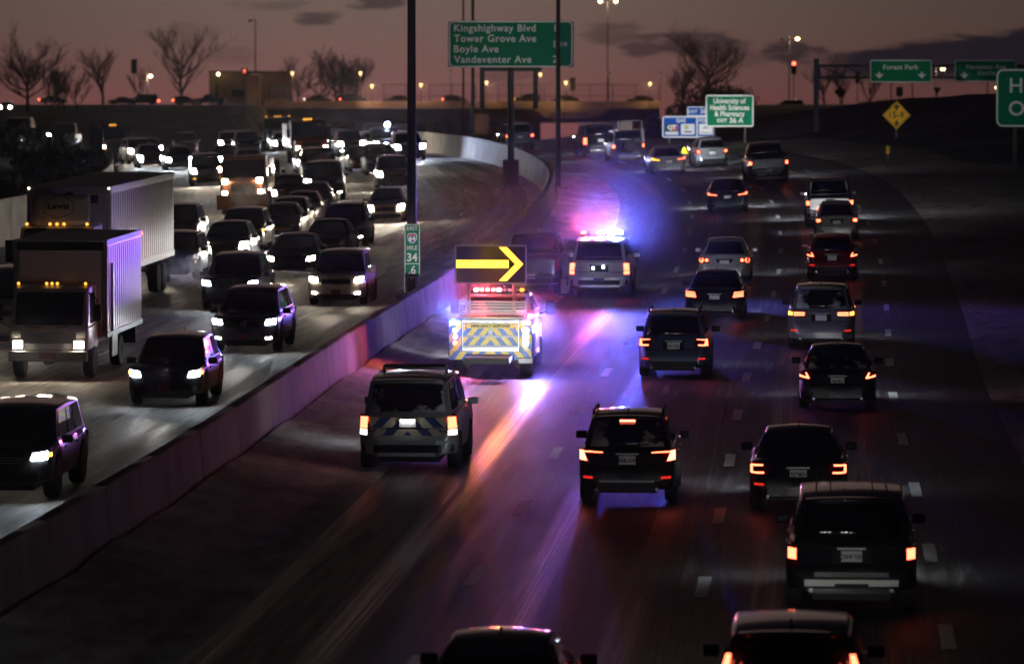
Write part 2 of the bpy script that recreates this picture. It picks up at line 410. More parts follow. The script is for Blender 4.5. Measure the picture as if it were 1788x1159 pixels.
def earth():
    m, t, b = mat('winter_ground')
    tcn = t.nodes.new('ShaderNodeTexCoord')
    n = nn(t, 'ShaderNodeTexNoise'); n.inputs['Scale'].default_value = .15; n.inputs['Detail'].default_value = 9; t.links.new(tcn.outputs['Object'], n.inputs['Vector'])
    t.links.new(RAMP(t, n.outputs['Fac'], [(.40, (.008, .007, .005)), (.54, (.022, .018, .013)), (.66, (.07, .062, .054))]), b.inputs['Base Color'])
    b.inputs['Roughness'].default_value = .9
    return m
m_earth = earth()
m_line = plain('worn_white_paint', (.80, .78, .75), .6)
m_joint = plain('joint_sealant', (.16, .15, .145), .6)
m_bark = plain('bark', (.022, .017, .015), .9)
m_leaf = plain('dark_evergreen', (.012, .016, .010), .8)

# ------------------------------------------------------------------ lettering (all made before the scene fills up)
_txt = {}
def text_mesh(body, size, bold=.012, spacing=1.0):
    k = (body, size, bold, spacing)
    if k not in _txt:
        c = bpy.data.curves.new('lettering', 'FONT'); c.body = body; c.size = size; c.extrude = .004; c.offset = bold * size
        c.align_x = 'CENTER'; c.align_y = 'CENTER'; c.space_character = spacing; c.resolution_u = 3
        o = bpy.data.objects.new('lettering', c); COL.objects.link(o)
        dg = bpy.context.evaluated_depsgraph_get(); dg.update()
        me = bpy.data.meshes.new_from_object(o.evaluated_get(dg)); me.materials.clear()
        bpy.data.objects.remove(o); bpy.data.curves.remove(c)
        _txt[k] = me
    return _txt[k]
def text(body, size, m, parent, x, y, z, align='c', bold=.012, spacing=1.0, name='lettering', sx=1.0):
    me = text_mesh(body, size, bold, spacing).copy(); me.materials.append(m)
    w = (max(v.co.x for v in me.vertices) - min(v.co.x for v in me.vertices)) * sx
    x0 = min(v.co.x for v in me.vertices) * sx; x1 = max(v.co.x for v in me.vertices) * sx
    o = bpy.data.objects.new(name, me); COL.objects.link(o); o.parent = parent
    o.rotation_euler = (math.pi/2, 0, 0); o.scale = (sx, 1, 1)
    o.location = (x - x0 if align == 'l' else (x - x1 if align == 'r' else x - (x0+x1)/2), y, z)
    return o

e_headW_far = emit('far_headlamp_white', (.80, .90, 1.0), 700.0)
e_headY_far = emit('far_headlamp_warm', (1.0, .87, .68), 620.0)
# ------------------------------------------------------------------ ground and carriageways
def kind(o, k='structure'): o['kind'] = k; return o
def strip(name, mat, ts, Ys, lift, zfn=None, parent=None):
    """a road-following sheet: ts lateral offsets from the median, Ys stations; UV map 'road' in metres"""
    vs, uvs = [], []
    for Y in Ys:
        x0 = xm(Y)
        for tt in ts:
            X = x0 + (tt(Y) if callable(tt) else tt)
            z = gz(X, Y) + lift
            if zfn: z += zfn(X - x0, Y)
            vs.append((X, Y, z)); uvs.append((X - x0, Y))
    n = len(ts); fs = []
    for j in range(len(Ys)-1):
        for i in range(n-1):
            a = j*n+i; fs.append((a, a+1, a+n+1, a+n))
    me = bpy.data.meshes.new(name); me.from_pydata(vs, [], fs); me.materials.append(mat)
    ul = me.uv_layers.new(name='road')
    for p in me.polygons:
        for li, vi in zip(p.loop_indices, p.vertices): ul.data[li].uv = uvs[vi]
    me.polygons.foreach_set('use_smooth', [True]*len(me.polygons))
    o = bpy.data.objects.new(name, me); COL.objects.link(o)
    if parent: o.parent = parent
    return o
def fr(a, b, s):
    n = max(1, round((b-a)/s)); return [a+(b-a)*i/n for i in range(n+1)]

BERM_L, BERM_R = -38.5, 25.0
def terr(X, Y):
    x0 = xm(Y); tt = X - x0
    z = gz(max(x0-24, min(x0+24, X)), min(Y, 1100)) - .12
    if tt < -23.5:                      # verge and side road beyond the left wall
        u = -tt - 23.5; z += min(u*.16, 2.4) * sst(Y, 140, 260) + .3*min(1, u)
    if tt > 21:
        u = tt - 21; z += min(u*.13, 3.2) * sst(Y, 190, 330)
    if Y > 560:
        k = sst(Y, 640, 812)
        side = max(sst(BERM_L - X, 0, 5), sst(X - BERM_R, 0, 16))
        top = 15.75 - .12 - min(6, max(0, (Y-860))*.05) 
        z = z + (top - z) * k * side if top > z else z
    if Y > 850: z = max(z, z + (15.0 - z)*sst(Y, 860, 960)*(1 - sst(X, -4, 3)))
    if abs(tt) > 26: z += .25*noise.noise(Vector((X*.07, Y*.03, 0)))
    return z
xs = fr(-240, -60, 12) + fr(-56, 50, 2.5) + fr(58, 260, 14)
ys = fr(28, 420, 4) + fr(430, 900, 9) + fr(930, 1450, 40)
vs = [(X*(1 if Y < 900 else 1 + (Y-900)/900), Y, terr(X, Y)) for Y in ys for X in xs]
n = len(xs)
g = MB(); g.v = vs; g.f = [(j*n+i, j*n+i+1, (j+1)*n+i+1, (j+1)*n+i) for j in range(len(ys)-1) for i in range(n-1)]
kind(g.build('ground', m_earth, smooth=True, sharp=80))

Ynear = fr(30, 420, 2.5) + fr(430, 815, 12)
road_r = kind(strip('road', m_asphalt, [.3, 1.5, 3, 4.5, 6.6, 8.5, 10.4, 12.3, 14.2, 15.5, 17], Ynear, 0.0))
road_l = kind(strip('road', m_salted, [-.3, -2.2, -4.1, -6, -8, -10, -12, -14, -16, -18, -20, -22.4], Ynear, 0.0))
def drift(tt, Y):
    w = 2.9 + .8*noise.noise(Vector((Y*.06, 3.1, 0))) 
    u = max(0, 1 - (tt - .35)/w)
    return .02 + .34*u*u + .09*u*noise.noise(Vector((Y*.16, tt*.7, 1.7))) + .05*noise.noise(Vector((Y*.5, tt*1.5, 4))) * min(1, 3*u) - (.10 if tt > 3.55 else 0)
Ys_sh = fr(45, 260, .6)
kind(strip('snow_bank', m_snow, [.33, .7, 1.05, 1.4, 1.75, 2.1, 2.45, 2.8, 3.2, 3.6], Ys_sh, .004, drift))
def gore(tt, Y): return .02 + .10*noise.noise(Vector((Y*.05, tt*.2, 8)))
kind(strip('snowy_verge', m_snowd, [16.6, 18, 20, 22, 25], fr(40, 300, 3), .03, gore))
def wind(tt, Y): return .01 + .05*max(0, noise.noise(Vector((Y*.12, tt*.8, 5)))+.3)
kind(strip('snow_edge', m_snowd, [-1.15, -.95, -.7, -.34], fr(45, 330, .8), .008, wind))

# lane dashes: each a thin painted sheet lying on the carriageway
def dash(t0, Yc, parent, w=.26, L=3.05):
    b = MB(); c = []
    for k in range(5):
        Y = Yc - L/2 + L*k/4
        for sgn in (-1, 1):
            jit = .018*noise.noise(Vector((Y*3, t0*7+sgn, 2)))
            X = xm(Y) + t0 + sgn*w/2 + jit; c.append((X, Y, gz(X, Y) + .010))
    b.v = c; b.f = [(2*k, 2*k+1, 2*k+3, 2*k+2) for k in range(4)]
    return b.build('lane_dash', m_line, parent)
for t0, ph in ((6.6, 78.3), (10.4, 76.6), (14.2, 82.0)):
    k = -2
    while ph + 12.1*k < 318:
        Yc = ph + 12.1*k
        if Yc > 48: dash(t0, Yc, road_r, .22 if Yc < 140 else .17)
        k += 1
for t0 in (-4.1, -7.8, -11.5, -15.2):
    for k in range(26):
        Yc = 56 + 12.1*k + t0
        if (k + int(-t0)) % 2 == 0: dash(t0, Yc, road_l, .14)      # half buried in salt and snow
s_ = MB(); s_.v = []; Yl = fr(52, 250, 3)
for Y in Yl:
    for q in (10.02, 10.07): X = xm(Y)+q; s_.v.append((X, Y, gz(X, Y)+.006))
s_.f = [(2*k, 2*k+1, 2*k+3, 2*k+2) for k in range(len(Yl)-1)]
s_.build('joint_line', m_joint, road_r)
# rumble strip milled along the inner edge of the far carriageway
b = MB()
Y = 56.0
while Y < 150:
    X = xm(Y) - 1.55; h = -head(Y)
    b.box((X, Y, gz(X, Y)+.012), (.42, .13, .022), rz=h); Y += .30
kind(b.build('rumble_strip', m_snowd, road_l), 'stuff')

# ------------------------------------------------------------------ median barrier, cast in segments
med = tag(empty('median_barrier', (xm(45), 45, gz(xm(45)+.5, 45))), 'long curving concrete barrier wall between the two carriageways', 'barrier')
org = med.location
def barrier_seg(Y0, Y1, t0, profile, parent, mat, ztop, zlo, name):
    b = MB(); rows = []
    for Y in fr(Y0, Y1, 2.0):
        x0 = xm(Y); rows.append([Vector((x0 + t0 + px, Y, (zlo(Y) if pz < 0 else zlo(Y) + pz*(ztop(Y)-zlo(Y))))) - parent.location for px, pz in profile])
    m_ = len(profile); b.v = [tuple(v) for r in rows for v in r]
    for j in range(len(rows)-1):
        for i in range(m_): b.f.append((j*m_+i, j*m_+(i+1) % m_, (j+1)*m_+(i+1) % m_, (j+1)*m_+i))
    b.f.append(tuple(range(m_))); b.f.append(tuple((len(rows)-1)*m_+i for i in range(m_-1, -1, -1)))
    return b.build(name, mat, parent, bevel=.015)
prof = [(.33, 0), (.33, .08), (.20, .30), (.13, .97), (.10, 1), (-.10, 1), (-.13, .97), (-.20, .30), (-.33, .08), (-.33, 0)]
Y = 44.0
while Y < 420:
    L = 6.1
    barrier_seg(Y, Y+L-.06, 0, prof, med, m_conc, lambda y: gz(xm(y)+.5, y) + 1.30, lambda y: gz(xm(y)+.5, y) - .05, 'barrier_segment')
    Y += L
lw = tag(empty('roadside_wall', (xm(150)-22.8, 150, gz(xm(150)-22.8, 150))), 'low concrete wall along the outer edge of the far carriageway, behind the trucks', 'wall')
Y = 100.0
while Y < 272:
    barrier_seg(Y, Y+7.9, -22.8, [(.18, 0), (.10, 1), (-.10, 1), (-.18, 0)], lw, m_wall, lambda y: gz(xm(y)-22.8, y) + 2.0, lambda y: gz(xm(y)-22.8, y) - .2, 'wall_panel')
    Y += 8.0

# ------------------------------------------------------------------ overpass
BY = 830.0
br = tag(empty('overpass', (P(740, 178, BY).x, BY, 7.0)), 'concrete road bridge crossing over the whole highway in the distance', 'bridge')
def bx(px0, px1, py0, py1, Y0, Y1, mat, name, parent=br, bevel=0):
    a, c = P(px0, py1, Y0), P(px1, py0, Y0)
    b = MB().box(((a.x+c.x)/2, (Y0+Y1)/2, (a.z+c.z)/2), (c.x-a.x, Y1-Y0, c.z-a.z))
    b.v = [tuple(Vector(v) - parent.location) for v in b.v]
    return b.build(name, mat, parent, bevel=bevel)
bx(462, 1152, 177, 190, BY, BY+.35, m_bridge, 'parapet')
bx(462, 1152, 177, 190, BY+15, BY+15.35, m_bridge, 'parapet')
bx(462, 1152, 186, 199, BY+.36, BY+15, m_bridge, 'deck_slab')
bx(462, 1152, 198, 213, BY+.9, BY+1.4, m_bridge, 'girder')
for k in range(1, 5): bx(462, 1152, 198, 215, BY+.9+3*k, BY+1.4+3*k, m_bridge, 'girder')
a = [P(x, y, BY) - br.location for x, y in ((930, 189), (950, 206), (1042, 206), (1066, 189))]
MB().prism([(p.x, p.z) for p in a], a[0].y-.12, a[0].y+1.2).build('name_panel', m_bridge, br)
cc = P(993, 200, BY) - br.location
text('HAMPTON', .95, plain('letter_shadow', (.07, .05, .04), .8), br, cc.x, cc.y-.14, cc.z, spacing=1.5, bold=.02)
bx(828, 853, 196, 234, BY+.2, BY+2.2, m_bridge, 'pier')
for px in (620, 560): bx(px, px+16, 213, 275, BY+5, BY+6.5, m_bridge, 'pier')
bx(745, 944, 213, 275, BY+2.5, BY+13, m_wall, 'abutment')
bx(1042, 1160, 213, 285, BY+2.5, BY+13, m_wall, 'abutment')
fn = tag(empty('bridge_fence', P(800, 177, BY+.2)), 'tall metal picket fence standing on the bridge parapet', 'fence')
zt, zb = P(800, 147, BY).z - fn.location.z, P(800, 177, BY).z - fn.location.z
x0, x1 = P(470, 177, BY).x - fn.location.x, P(1150, 177, BY).x - fn.location.x
for k in range(18):
    x = x0 + (x1-x0)*k/17
    MB().box((x, 0, (zt+zb)/2), (.12, .12, zt-zb)).build('fence_post', m_pole, fn)
MB().box(((x0+x1)/2, 0, zt-.06), (x1-x0, .07, .09)).build('rail', m_pole, fn)
MB().box(((x0+x1)/2, 0, zb+.9), (x1-x0, .06, .07)).build('rail', m_pole, fn)
b = MB(); x = x0
while x < x1: b.box((x, 0, (zt+zb)/2), (.035, .035, zt-zb-.1)); x += .30
kind(b.build('picket', m_pole, fn), 'stuff')

# building beside the bridge
bl = tag(empty('flat_roofed_building', (P(430, 185, 850).x, 850, terr(P(430, 185, 850).x, 850))), 'plain tan flat roofed building at the end of the bridge', 'building')
m_tan = concrete('tan_render', (.36, .27, .19), False, .3)
def bb(px0, px1, py0, py1, Y0, Y1, mat, name, parent=bl): return bx(px0, px1, py0, py1, Y0, Y1, mat, name, parent)
bb(365, 430, 126, 190, 851, 866, m_tan, 'wall')
bb(430, 453, 131, 210, 846, 866, m_tan, 'corner_wall')
bb(453, 503, 126, 195, 851, 866, m_tan, 'wall')
bb(364, 504, 124.5, 127, 850.6, 866.5, m_pole, 'roof_edge')
bb(404, 426, 157, 171, 850.8, 850.98, m_pole, 'vent_panel')
bb(471, 501, 146, 172, 850.8, 850.98, m_dull, 'roller_door')
bb(377, 380, 147, 172, 850.7, 850.98, m_pole, 'drainpipe')
bb(426.5, 428, 140, 170, 850.7, 850.98, m_pole, 'drainpipe')

# ------------------------------------------------------------------ trees
def tree(px, pbase, ptop, wpx, Y, label, seed, twigs=5, name='bare_tree', limbs=7, group='bare trees along the crossing road', multi=1, dense=1.0):
    rnd = random.Random(seed); fine_ = wpx > 100
    base = P(px, pbase, Y); H = (pbase - ptop)/ppm(Y); Wd = wpx/ppm(Y)
    base.z -= .5; H += .5
    root = tag(empty(name, base), label, 'tree', group)
    tb, cb = MB(), MB()
    def seg(b, p, d, L, r, n, bend=.12):
        pts = [p]; q = p.copy(); dd = d.copy()
        for k in range(n):
            dd = (dd + Vector((rnd.uniform(-1,1), rnd.uniform(-1,1), rnd.uniform(-.3,.9)))*bend).normalized()
            q = q + dd*(L/n); pts.append(q.copy())
        b.tube(pts, [r*(1-.75*k/n) for k in range(n+1)], 5 if r > .05 else 3, cap=False)
        return pts, dd
    def twig(p, d, L, r, depth):
        pts, dd = seg(cb, p, d, L, r, 3, .16)
        if depth == 0: return
        for k in range(rnd.randint(3, 4) if fine_ else rnd.randint(4, 6)):
            q = pts[rnd.randint(1, 3)]
            nd = (dd + Vector((rnd.uniform(-1,1), rnd.uniform(-1,1), rnd.uniform(-.15,.75)))*.85).normalized()
            twig(q, nd, L*rnd.uniform(.5,.75), max(.016, r*.6), depth-1)
    for s in range(multi):
        o = Vector((0,0,0)) if multi == 1 else Vector((rnd.uniform(-.34,.34)*Wd, rnd.uniform(-1,1), 0))
        hh = H*rnd.uniform(.8, 1) if multi > 1 else H
        tr, dd = seg(tb, o, Vector((rnd.uniform(-.1,.1), 0, 1)), hh*(.55 if multi == 1 else .4), .03*hh*(1 if multi == 1 else .6), 6, .06)
        for k in range(limbs):
            q = tr[2 + int((k/limbs)*4.4)] if multi == 1 else tr[rnd.randint(1, 6)]
            a = rnd.uniform(0, 2*math.pi); sp = .45*Wd/(hh*.6)
            if multi > 1: sp *= .6
            d = Vector((math.cos(a)*sp, math.sin(a)*sp*.7, rnd.uniform(.55,1.0))).normalized()
            Lb = hh*rnd.uniform(.30,.44)
            pts, d2 = seg(tb, q, d, Lb, .014*hh, 4, .12)
            for m_ in range(twigs if not fine_ else max(4, twigs-2)):
                q2 = pts[rnd.randint(1, 4)]
                nd = (d2 + Vector((rnd.uniform(-1,1), rnd.uniform(-1,1), rnd.uniform(-.1,.8)))*.75).normalized()
                twig(q2, nd, hh*rnd.uniform(.16,.26), .06*max(1, dense*.8), 3 if fine_ else 2)
    tb.build('trunk', m_bark, root, fixn=False); kind(cb.build('crown', m_bark, root, fixn=False), 'stuff')
    return root
def shrub(px, pbase, ptop, wpx, Y, label, seed, n=900, name='evergreen_bush', group='dark bushes on the verges'):
    rnd = random.Random(seed)
    base = P(px, pbase, Y); H = (pbase-ptop)/ppm(Y); Wd = wpx/ppm(Y)
    root = tag(empty(name, base), label, 'bush', group)
    b = MB(); lumps = [(rnd.uniform(-.42,.42)*Wd, rnd.uniform(-.25,.25)*Wd, rnd.uniform(.2,.7)*H, rnd.uniform(.16,.3)*Wd) for _ in range(9)]
    for k in range(n):
        lx, ly, lz, lr = rnd.choice(lumps)
        v = Vector((rnd.gauss(0,1), rnd.gauss(0,1), rnd.gauss(0,1))).normalized()*lr*rnd.uniform(.55,1.08)
        c = Vector((lx, ly, lz)) + Vector((v.x, v.y, v.z*min(1, H/Wd*1.1)))
        if c.z < 0: c.z = -c.z*.4
        a = Vector((rnd.gauss(0,1), rnd.gauss(0,1), rnd.gauss(0,1))).normalized(); bq = a.orthogonal().normalized()
        s = rnd.uniform(.16,.38)*max(.6, min(1.6, Wd/5)); b.add([c-a*s, c+bq*s*.5, c+a*s, c-bq*s*.5], [(0,1,2,3)])
    kind(b.build('foliage', m_leaf, root, fixn=False), 'stuff')
    st = MB()
    for k in range(4): st.tube([(0,0,-.3), (rnd.uniform(-.2,.2)*Wd, rnd.uniform(-.1,.1)*Wd, H*.5)], [.12, .03], 5)
    st.build('stem', m_bark, root)
    return root
# ------------------------------------------------------------------ cars
KINDS = {  # length width height belt hood | cabin: rear base, rear top, front top, front base (fractions of length from rear) | roof width, wheel radius, wheelbase
 'sedan':  (4.80, 1.84, 1.46, .96, .82, .15, .33, .56, .73, .66, .335, 2.78),
 'hatch':  (4.30, 1.78, 1.50, .98, .86, .035, .14, .55, .72, .70, .325, 2.60),
 'suv':    (4.75, 1.90, 1.71, 1.08, 1.02, .030, .115, .58, .74, .74, .365, 2.75),
 'bigsuv': (5.35, 2.05, 1.92, 1.20, 1.15, .025, .075, .62, .74, .80, .41, 3.10),
 'van':    (5.05, 1.97, 1.75, 1.08, .98, .025, .09, .62, .82, .76, .35, 3.00),
 'pickup': (5.75, 2.02, 1.92, 1.20, 1.14, .385, .41, .60, .72, .78, .42, 3.60),
 'jeep':   (4.30, 1.87, 1.86, 1.15, 1.10, .045, .065, .60, .66, .86, .41, 2.50),
}
_wheel = {}
def wheel_meshes(r, w, lod):
    k = (round(r, 3), lod)
    if k not in _wheel:
        n = 24 if lod == 0 else 14
        a = MB().lathe([(r*.62, -w/2), (r*.93, -w/2), (r, -w*.32), (r, w*.32), (r*.93, w/2), (r*.62, w/2)], n, 'x').build('tyre', m_tyre, smooth=True)
        b = MB(); b.lathe([(r*.63, -w*.38), (r*.60, -w*.47), (r*.2, -w*.42)], n, 'x')
        b.lathe([(r*.2, w*.42), (r*.60, w*.47), (r*.63, w*.38)], n, 'x')
        b = b.build('rim', m_rim, smooth=True)
        out = (a.data, b.data); bpy.data.objects.remove(a); bpy.data.objects.remove(b); _wheel[k] = out
    return _wheel[k]
def inst(name, me, parent, loc):
    o = bpy.data.objects.new(name, me); COL.objects.link(o); o.parent = parent; o.location = loc; return o
def wheel(parent, x, y, r, w=.22, lod=0, name='wheel'):
    t_, r_ = wheel_meshes(r, w, lod)
    e = bpy.data.objects.new(name, t_); COL.objects.link(e); e.parent = parent; e.location = (x, y, r)
    inst('rim', r_, e, (0, 0, 0)); return e

def wrap(x, W):
    q = abs(x)/(W/2)
    return 0 if q <= .66 else .38*((min(q, 1.05)-.66)/.34)**2
def plan(dy): return 1.0 if dy >= .38 else .66 + .34*math.sqrt(max(0, dy)/.38)

class Car:
    pass
def place(px, py, away, wb, yaw=0):
    if isinstance(px, tuple): p = Vector((px[0], px[1], gz(*px)))
    else: p = ground(px, py)
    h = head(p.y) + yaw
    f = Vector((math.sin(h), math.cos(h), 0)); 
    if not away: f = -f
    c = p + f*(wb/2)*(1 if away else -1)
    e = 1.2
    def zz(q): return gz(q.x, q.y)
    c.z = zz(c); fz = Vector((f.x, f.y, (zz(c+f*e)-zz(c-f*e))/(2*e))).normalized()
    r = Vector((f.y, -f.x, 0)); rz = Vector((r.x, r.y, (zz(c+r*.6)-zz(c-r*.6))/1.2)).normalized()
    up = rz.cross(fz).normalized(); rz = fz.cross(up)
    return c, Matrix((rz, fz, up)).transposed()

def car(px, py, kd, col, label, away=True, tail='plain', head='W', group=None, name=None, cat=None, dims=None, yaw=0, lod=0, plate=True, plate_text=None,
        glass=None, rails=False, fog=None, brake3=False, lit=True, beam=1.0, steady=None, at=None, wiper=True, side=1, spoiler=False, body_extra=None, one=None, hz=None, grille='bar', trim=None, reflect=False, redplate=False, gap=None):
    L, W, H, belt, hood, a0, a1, a2, a3, rw, wr, wb = KINDS[kd]
    if dims:
        L = dims.get('L', L); W = dims.get('W', W)
        if 'H' in dims: s = dims['H']/H; H, belt, hood = H*s, belt*s, hood*s
    if at is None: loc, rot = place(px, py, away, wb, yaw)
    else: loc, rot = at
    root = tag(empty(name or {'sedan':'sedan', 'hatch':'hatchback', 'suv':'sport_utility', 'bigsuv':'sport_utility', 'van':'minivan', 'pickup':'pickup_truck', 'jeep':'off_roader'}[kd], loc, rot),
               label, cat or {'pickup':'pickup truck', 'van':'minivan', 'suv':'suv', 'bigsuv':'suv', 'jeep':'off-road car'}.get(kd, 'car'), group)
    m = paint(col) if isinstance(col, tuple) else col
    yr, yf = -L/2, L/2
    # top profile of the lower body, rear to front
    if kd == 'sedan':
        rearp = [(0, .40), (.03, .60), (.08, .68), (.11, .72), (.17, belt-.03), (.22, belt)]
    elif kd == 'pickup':
        rearp = [(0, .48), (.02, .68), (.10, .70), (.115, .72), (.135, belt-.02), (.16, belt)]
    else:
        rearp = [(0, .42), (.03, .38*H), (.07, .42*H), (.09, .44*H), (.17, belt-.03), (.24, belt)]
    frontp = [(0, .40), (.03, .56), (.08, .66), (.13, hood-.12), (.24, hood-.02), (.5, hood+.01)]
    yA0, yA1, yA2, yA3 = (yr + L*k for k in (a0, a1, a2, a3))
    top = [(yr+d, z) for d, z in rearp] + [(yA3-.06, belt), (yA3+.06, belt-.01)] + [(yf-d, z) for d, z in reversed(frontp)]
    axR, axF = -wb/2, wb/2; sill = .21 if kd in ('sedan','hatch') else .27
    if kd in ('bigsuv', 'pickup', 'jeep'): sill = .36
    R_ = wr + .055
    stations = sorted(set([round(y, 3) for y, _ in top] + [round(ax + R_*k, 3) for ax in (axR, axF) for k in ((-1.06, -.98, -.8, -.45, 0, .45, .8, .98, 1.06) if lod < 2 else (-1.05, -.8, 0, .8, 1.05))] + [round(yr+.35, 3), round(yf-.35, 3), 0.0]))
    def ztop(y):
        for (y0, z0), (y1, z1) in zip(top, top[1:]):
            if y0 <= y <= y1: return z0 + (z1-z0)*((y-y0)/(y1-y0) if y1 > y0 else 0)
        return top[-1][1]
    b = MB(); rows = []
    for y in stations:
        hw = W/2*plan(min(y-yr, yf-y)); zt = ztop(y)
        zb = sill
        for ax in (axR, axF):
            if abs(y-ax) < R_: zb = max(zb, wr + math.sqrt(max(0, R_**2-(y-ax)**2)))
        dend = min(y-yr, yf-y); zb = max(zb, (.34 if kd != 'pickup' else .44) - dend*.3)
        zb = min(zb, zt-.08); h = zt-zb; cr = .035 if dend > .2 else .015
        half = [(0, zb), (.80*hw, zb), (.975*hw, zb+min(.04, h*.1)), (hw, zb+.30*h), (hw*1.0, zb+.62*h), (.975*hw, zt-min(.12, .22*h)), (.935*hw, zt-.025*min(1, h)), (.86*hw, zt+cr*.3), (.45*hw, zt+cr*.8), (0, zt+cr)]
        rows.append([(x, y, z) for x, z in half] + [(-x, y, z) for x, z in half[-2:0:-1]])
    n = len(rows[0]); b.v = [v for r in rows for v in r]
    for j in range(len(rows)-1):
        for i in range(n): b.f.append((j*n+i, j*n+(i+1)%n, (j+1)*n+(i+1)%n, (j+1)*n+i))
    b.f.append(tuple(range(n))); b.f.append(tuple((len(rows)-1)*n+i for i in range(n-1, -1, -1)))
    body = b.build('body', m, root, smooth=True, sharp=32)
    # cabin
    wbh, wrh = W/2*.93, W/2*rw
    zr_ = H - .03
    rk = .955 if kd in ('suv', 'hatch', 'van', 'bigsuv') else .97
    prof = [(yA0, belt-.04, wbh*rk, 0), (yA0+(yA1-yA0)*.9, H-.085, (wrh+.02*(W/2))*rk, .03), (yA1+.05, zr_-.012, wrh*rk, .045), (yA1+(yA2-yA1)*.35, H-.005, wrh, .05), (yA1+(yA2-yA1)*.7, H-.008, wrh, .05), (yA2-.05, zr_-.01, wrh, .03), (yA2+(yA3-yA2)*.1, H-.085, wrh+.02*(W/2), .02), (yA3, belt-.05, wbh, 0)]
    bow = [-.15 if kd != 'pickup' else -.06, -.13, -.05, 0, 0, .06, .10, .16]
    if kd == 'jeep': bow = [-.02, -.02, -.01, 0, 0, .02, .02, .03]
    nu = 8; b = MB()
    def cp(i, u):
        y, z, hw, cr = prof[i]; return Vector((u*hw, y + bow[i]*(1-u*u), z + cr*(1-u*u)))
    for i in range(len(prof)):
        for k in range(nu+1): b.v.append(tuple(cp(i, -1+2*k/nu)))
    for i in range(len(prof)-1):
        for k in range(nu): a = i*(nu+1)+k; b.f.append((a, a+1, a+nu+2, a+nu+1))
    b.f.append(tuple(i*(nu+1) for i in range(len(prof)))); b.f.append(tuple(i*(nu+1)+nu for i in range(len(prof)-1, -1, -1)))
    cabn = b.build('cabin', m, root, smooth=True, sharp=32, bevel=.03 if lod < 2 else 0)
    # glass
    def patch(i, j, u0, w0, w1, off, name, mt):
        def fn(s, t_):
            u = -u0 + 2*u0*s; w = w0 + (w1-w0)*t_
            p = cp(i, u).lerp(cp(j, u), w); 
            nrm = (cp(j, 0)-cp(i, 0)).cross(Vector((1, 0, 0))).normalized()
            if nrm.y * (1 if i == len(prof)-1 else -1) < 0: nrm = -nrm
            return p + nrm*off
        return MB().grid(fn, 8, 3).build(name, mt, root, smooth=True, solid=.03)
    gm = glass or m_glass
    patch(0, 1, .88, .14 if kd != 'pickup' else .2, .94, .012, 'rear_window', gm)
    patch(len(prof)-1, len(prof)-2, .90, .08, .96, .012, 'windshield', m_glass)
    for sd in (-1, 1):
        def sp(l, v, off=.012):
            tp = rk + (1-rk)*min(1, l/.45); lo = Vector((sd*wbh*tp, yA0+(yA3-yA0)*l, belt)); hi = Vector((sd*(wrh+.01)*tp, yA1+(yA2-yA1)*l, H-.05))
            p = lo.lerp(hi, v); nn_ = Vector((sd, 0, (wbh-wrh)/(H-belt)*1.0)).normalized(); return p + nn_*off
        ranges = [(.10, .36), (.40, .63), (.67, .94)] if kd in ('suv', 'bigsuv', 'van', 'hatch', 'jeep') else [(.12, .50), (.54, .92)]
        for (l0, l1) in (ranges if lod < 2 else [(.1, .92)]):
            MB().grid(lambda s, t_: sp(l0+(l1-l0)*s, .10+.82*t_), 2, 1).build('side_window', m_glass, root, solid=.025)
        if lod < 2:      # door mirrors
            MB().box((sd*(W/2+.09), yA3-.28, belt+.03), (.22, .14, .15)).build('mirror', m_black if isinstance(col, tuple) and max(col) < .2 else m, root, bevel=.03)
        if lod == 0:     # door handles
            for l in (.35, .62): MB().box((sd*W/2*1.005, yr+L*l, belt-.14), (.03, .20, .035)).build('door_handle', m, root)
    # faces of the ends
    def fy(z, x, end):
        pr = rearp if end == 'r' else frontp
        d = pr[0][0]
        for (d0, z0), (d1, z1) in zip(pr, pr[1:]):
            if z0 <= z <= z1: d = d0 + (d1-d0)*(z-z0)/max(1e-6, z1-z0); break
        else:
            if z > pr[-1][1]: d = pr[-1][0] + (z-pr[-1][1])*.4
        d = max(d, wrap(x, W))
        return yr + d if end == 'r' else yf - d
    def lampshape(poly, mt, name, end, off=.014, depth=.07, parent=None):
        if len(poly) == 4:      # subdivide so that it follows the curved corner
            A, B, C_, D = poly
            def fn(s, t_):
                x = (A[0]+(B[0]-A[0])*s)*(1-t_) + (D[0]+(C_[0]-D[0])*s)*t_
                z = (A[1]+(B[1]-A[1])*s)*(1-t_) + (D[1]+(C_[1]-D[1])*s)*t_
                return (x, fy(z, x, end) + (-off if end == 'r' else off), z)
            bb_ = MB(); nu_, nv_ = 6, 2; bb_.grid(fn, nu_, nv_)
        else:
            bb_ = MB(); bb_.v = [(x, fy(z, x, end) + (-off if end == 'r' else off), z) for x, z in poly]; bb_.f = [tuple(range(len(poly)))]
        n0 = len(bb_.v); bm = bmesh.new()
        vs_ = [bm.verts.new(v) for v in bb_.v]
        for f in bb_.f:
            bm.faces.new([vs_[i] for i in f])
        ex = bmesh.ops.extrude_face_region(bm, geom=bm.faces[:])
        for g_ in ex['geom']:
            if isinstance(g_, bmesh.types.BMVert): g_.co.y += depth if end == 'r' else -depth
        bmesh.ops.recalc_face_normals(bm, faces=bm.faces[:])
        me = bpy.data.meshes.new(name); bm.to_mesh(me); bm.free(); me.materials.append(mt)
        o = bpy.data.objects.new(name, me); COL.objects.link(o); o.parent = parent or root; return o
    def mir(poly, s): return [(s*x, z) for x, z in poly]
    def slab(z0, z1, x1, end, mt, name, off=.02, depth=.08, x0=None):
        x0 = -x1 if x0 is None else x0
        return lampshape([(x0, z0), (x1, z0), (x1, z1), (x0, z1)], mt, name, end, off, depth)
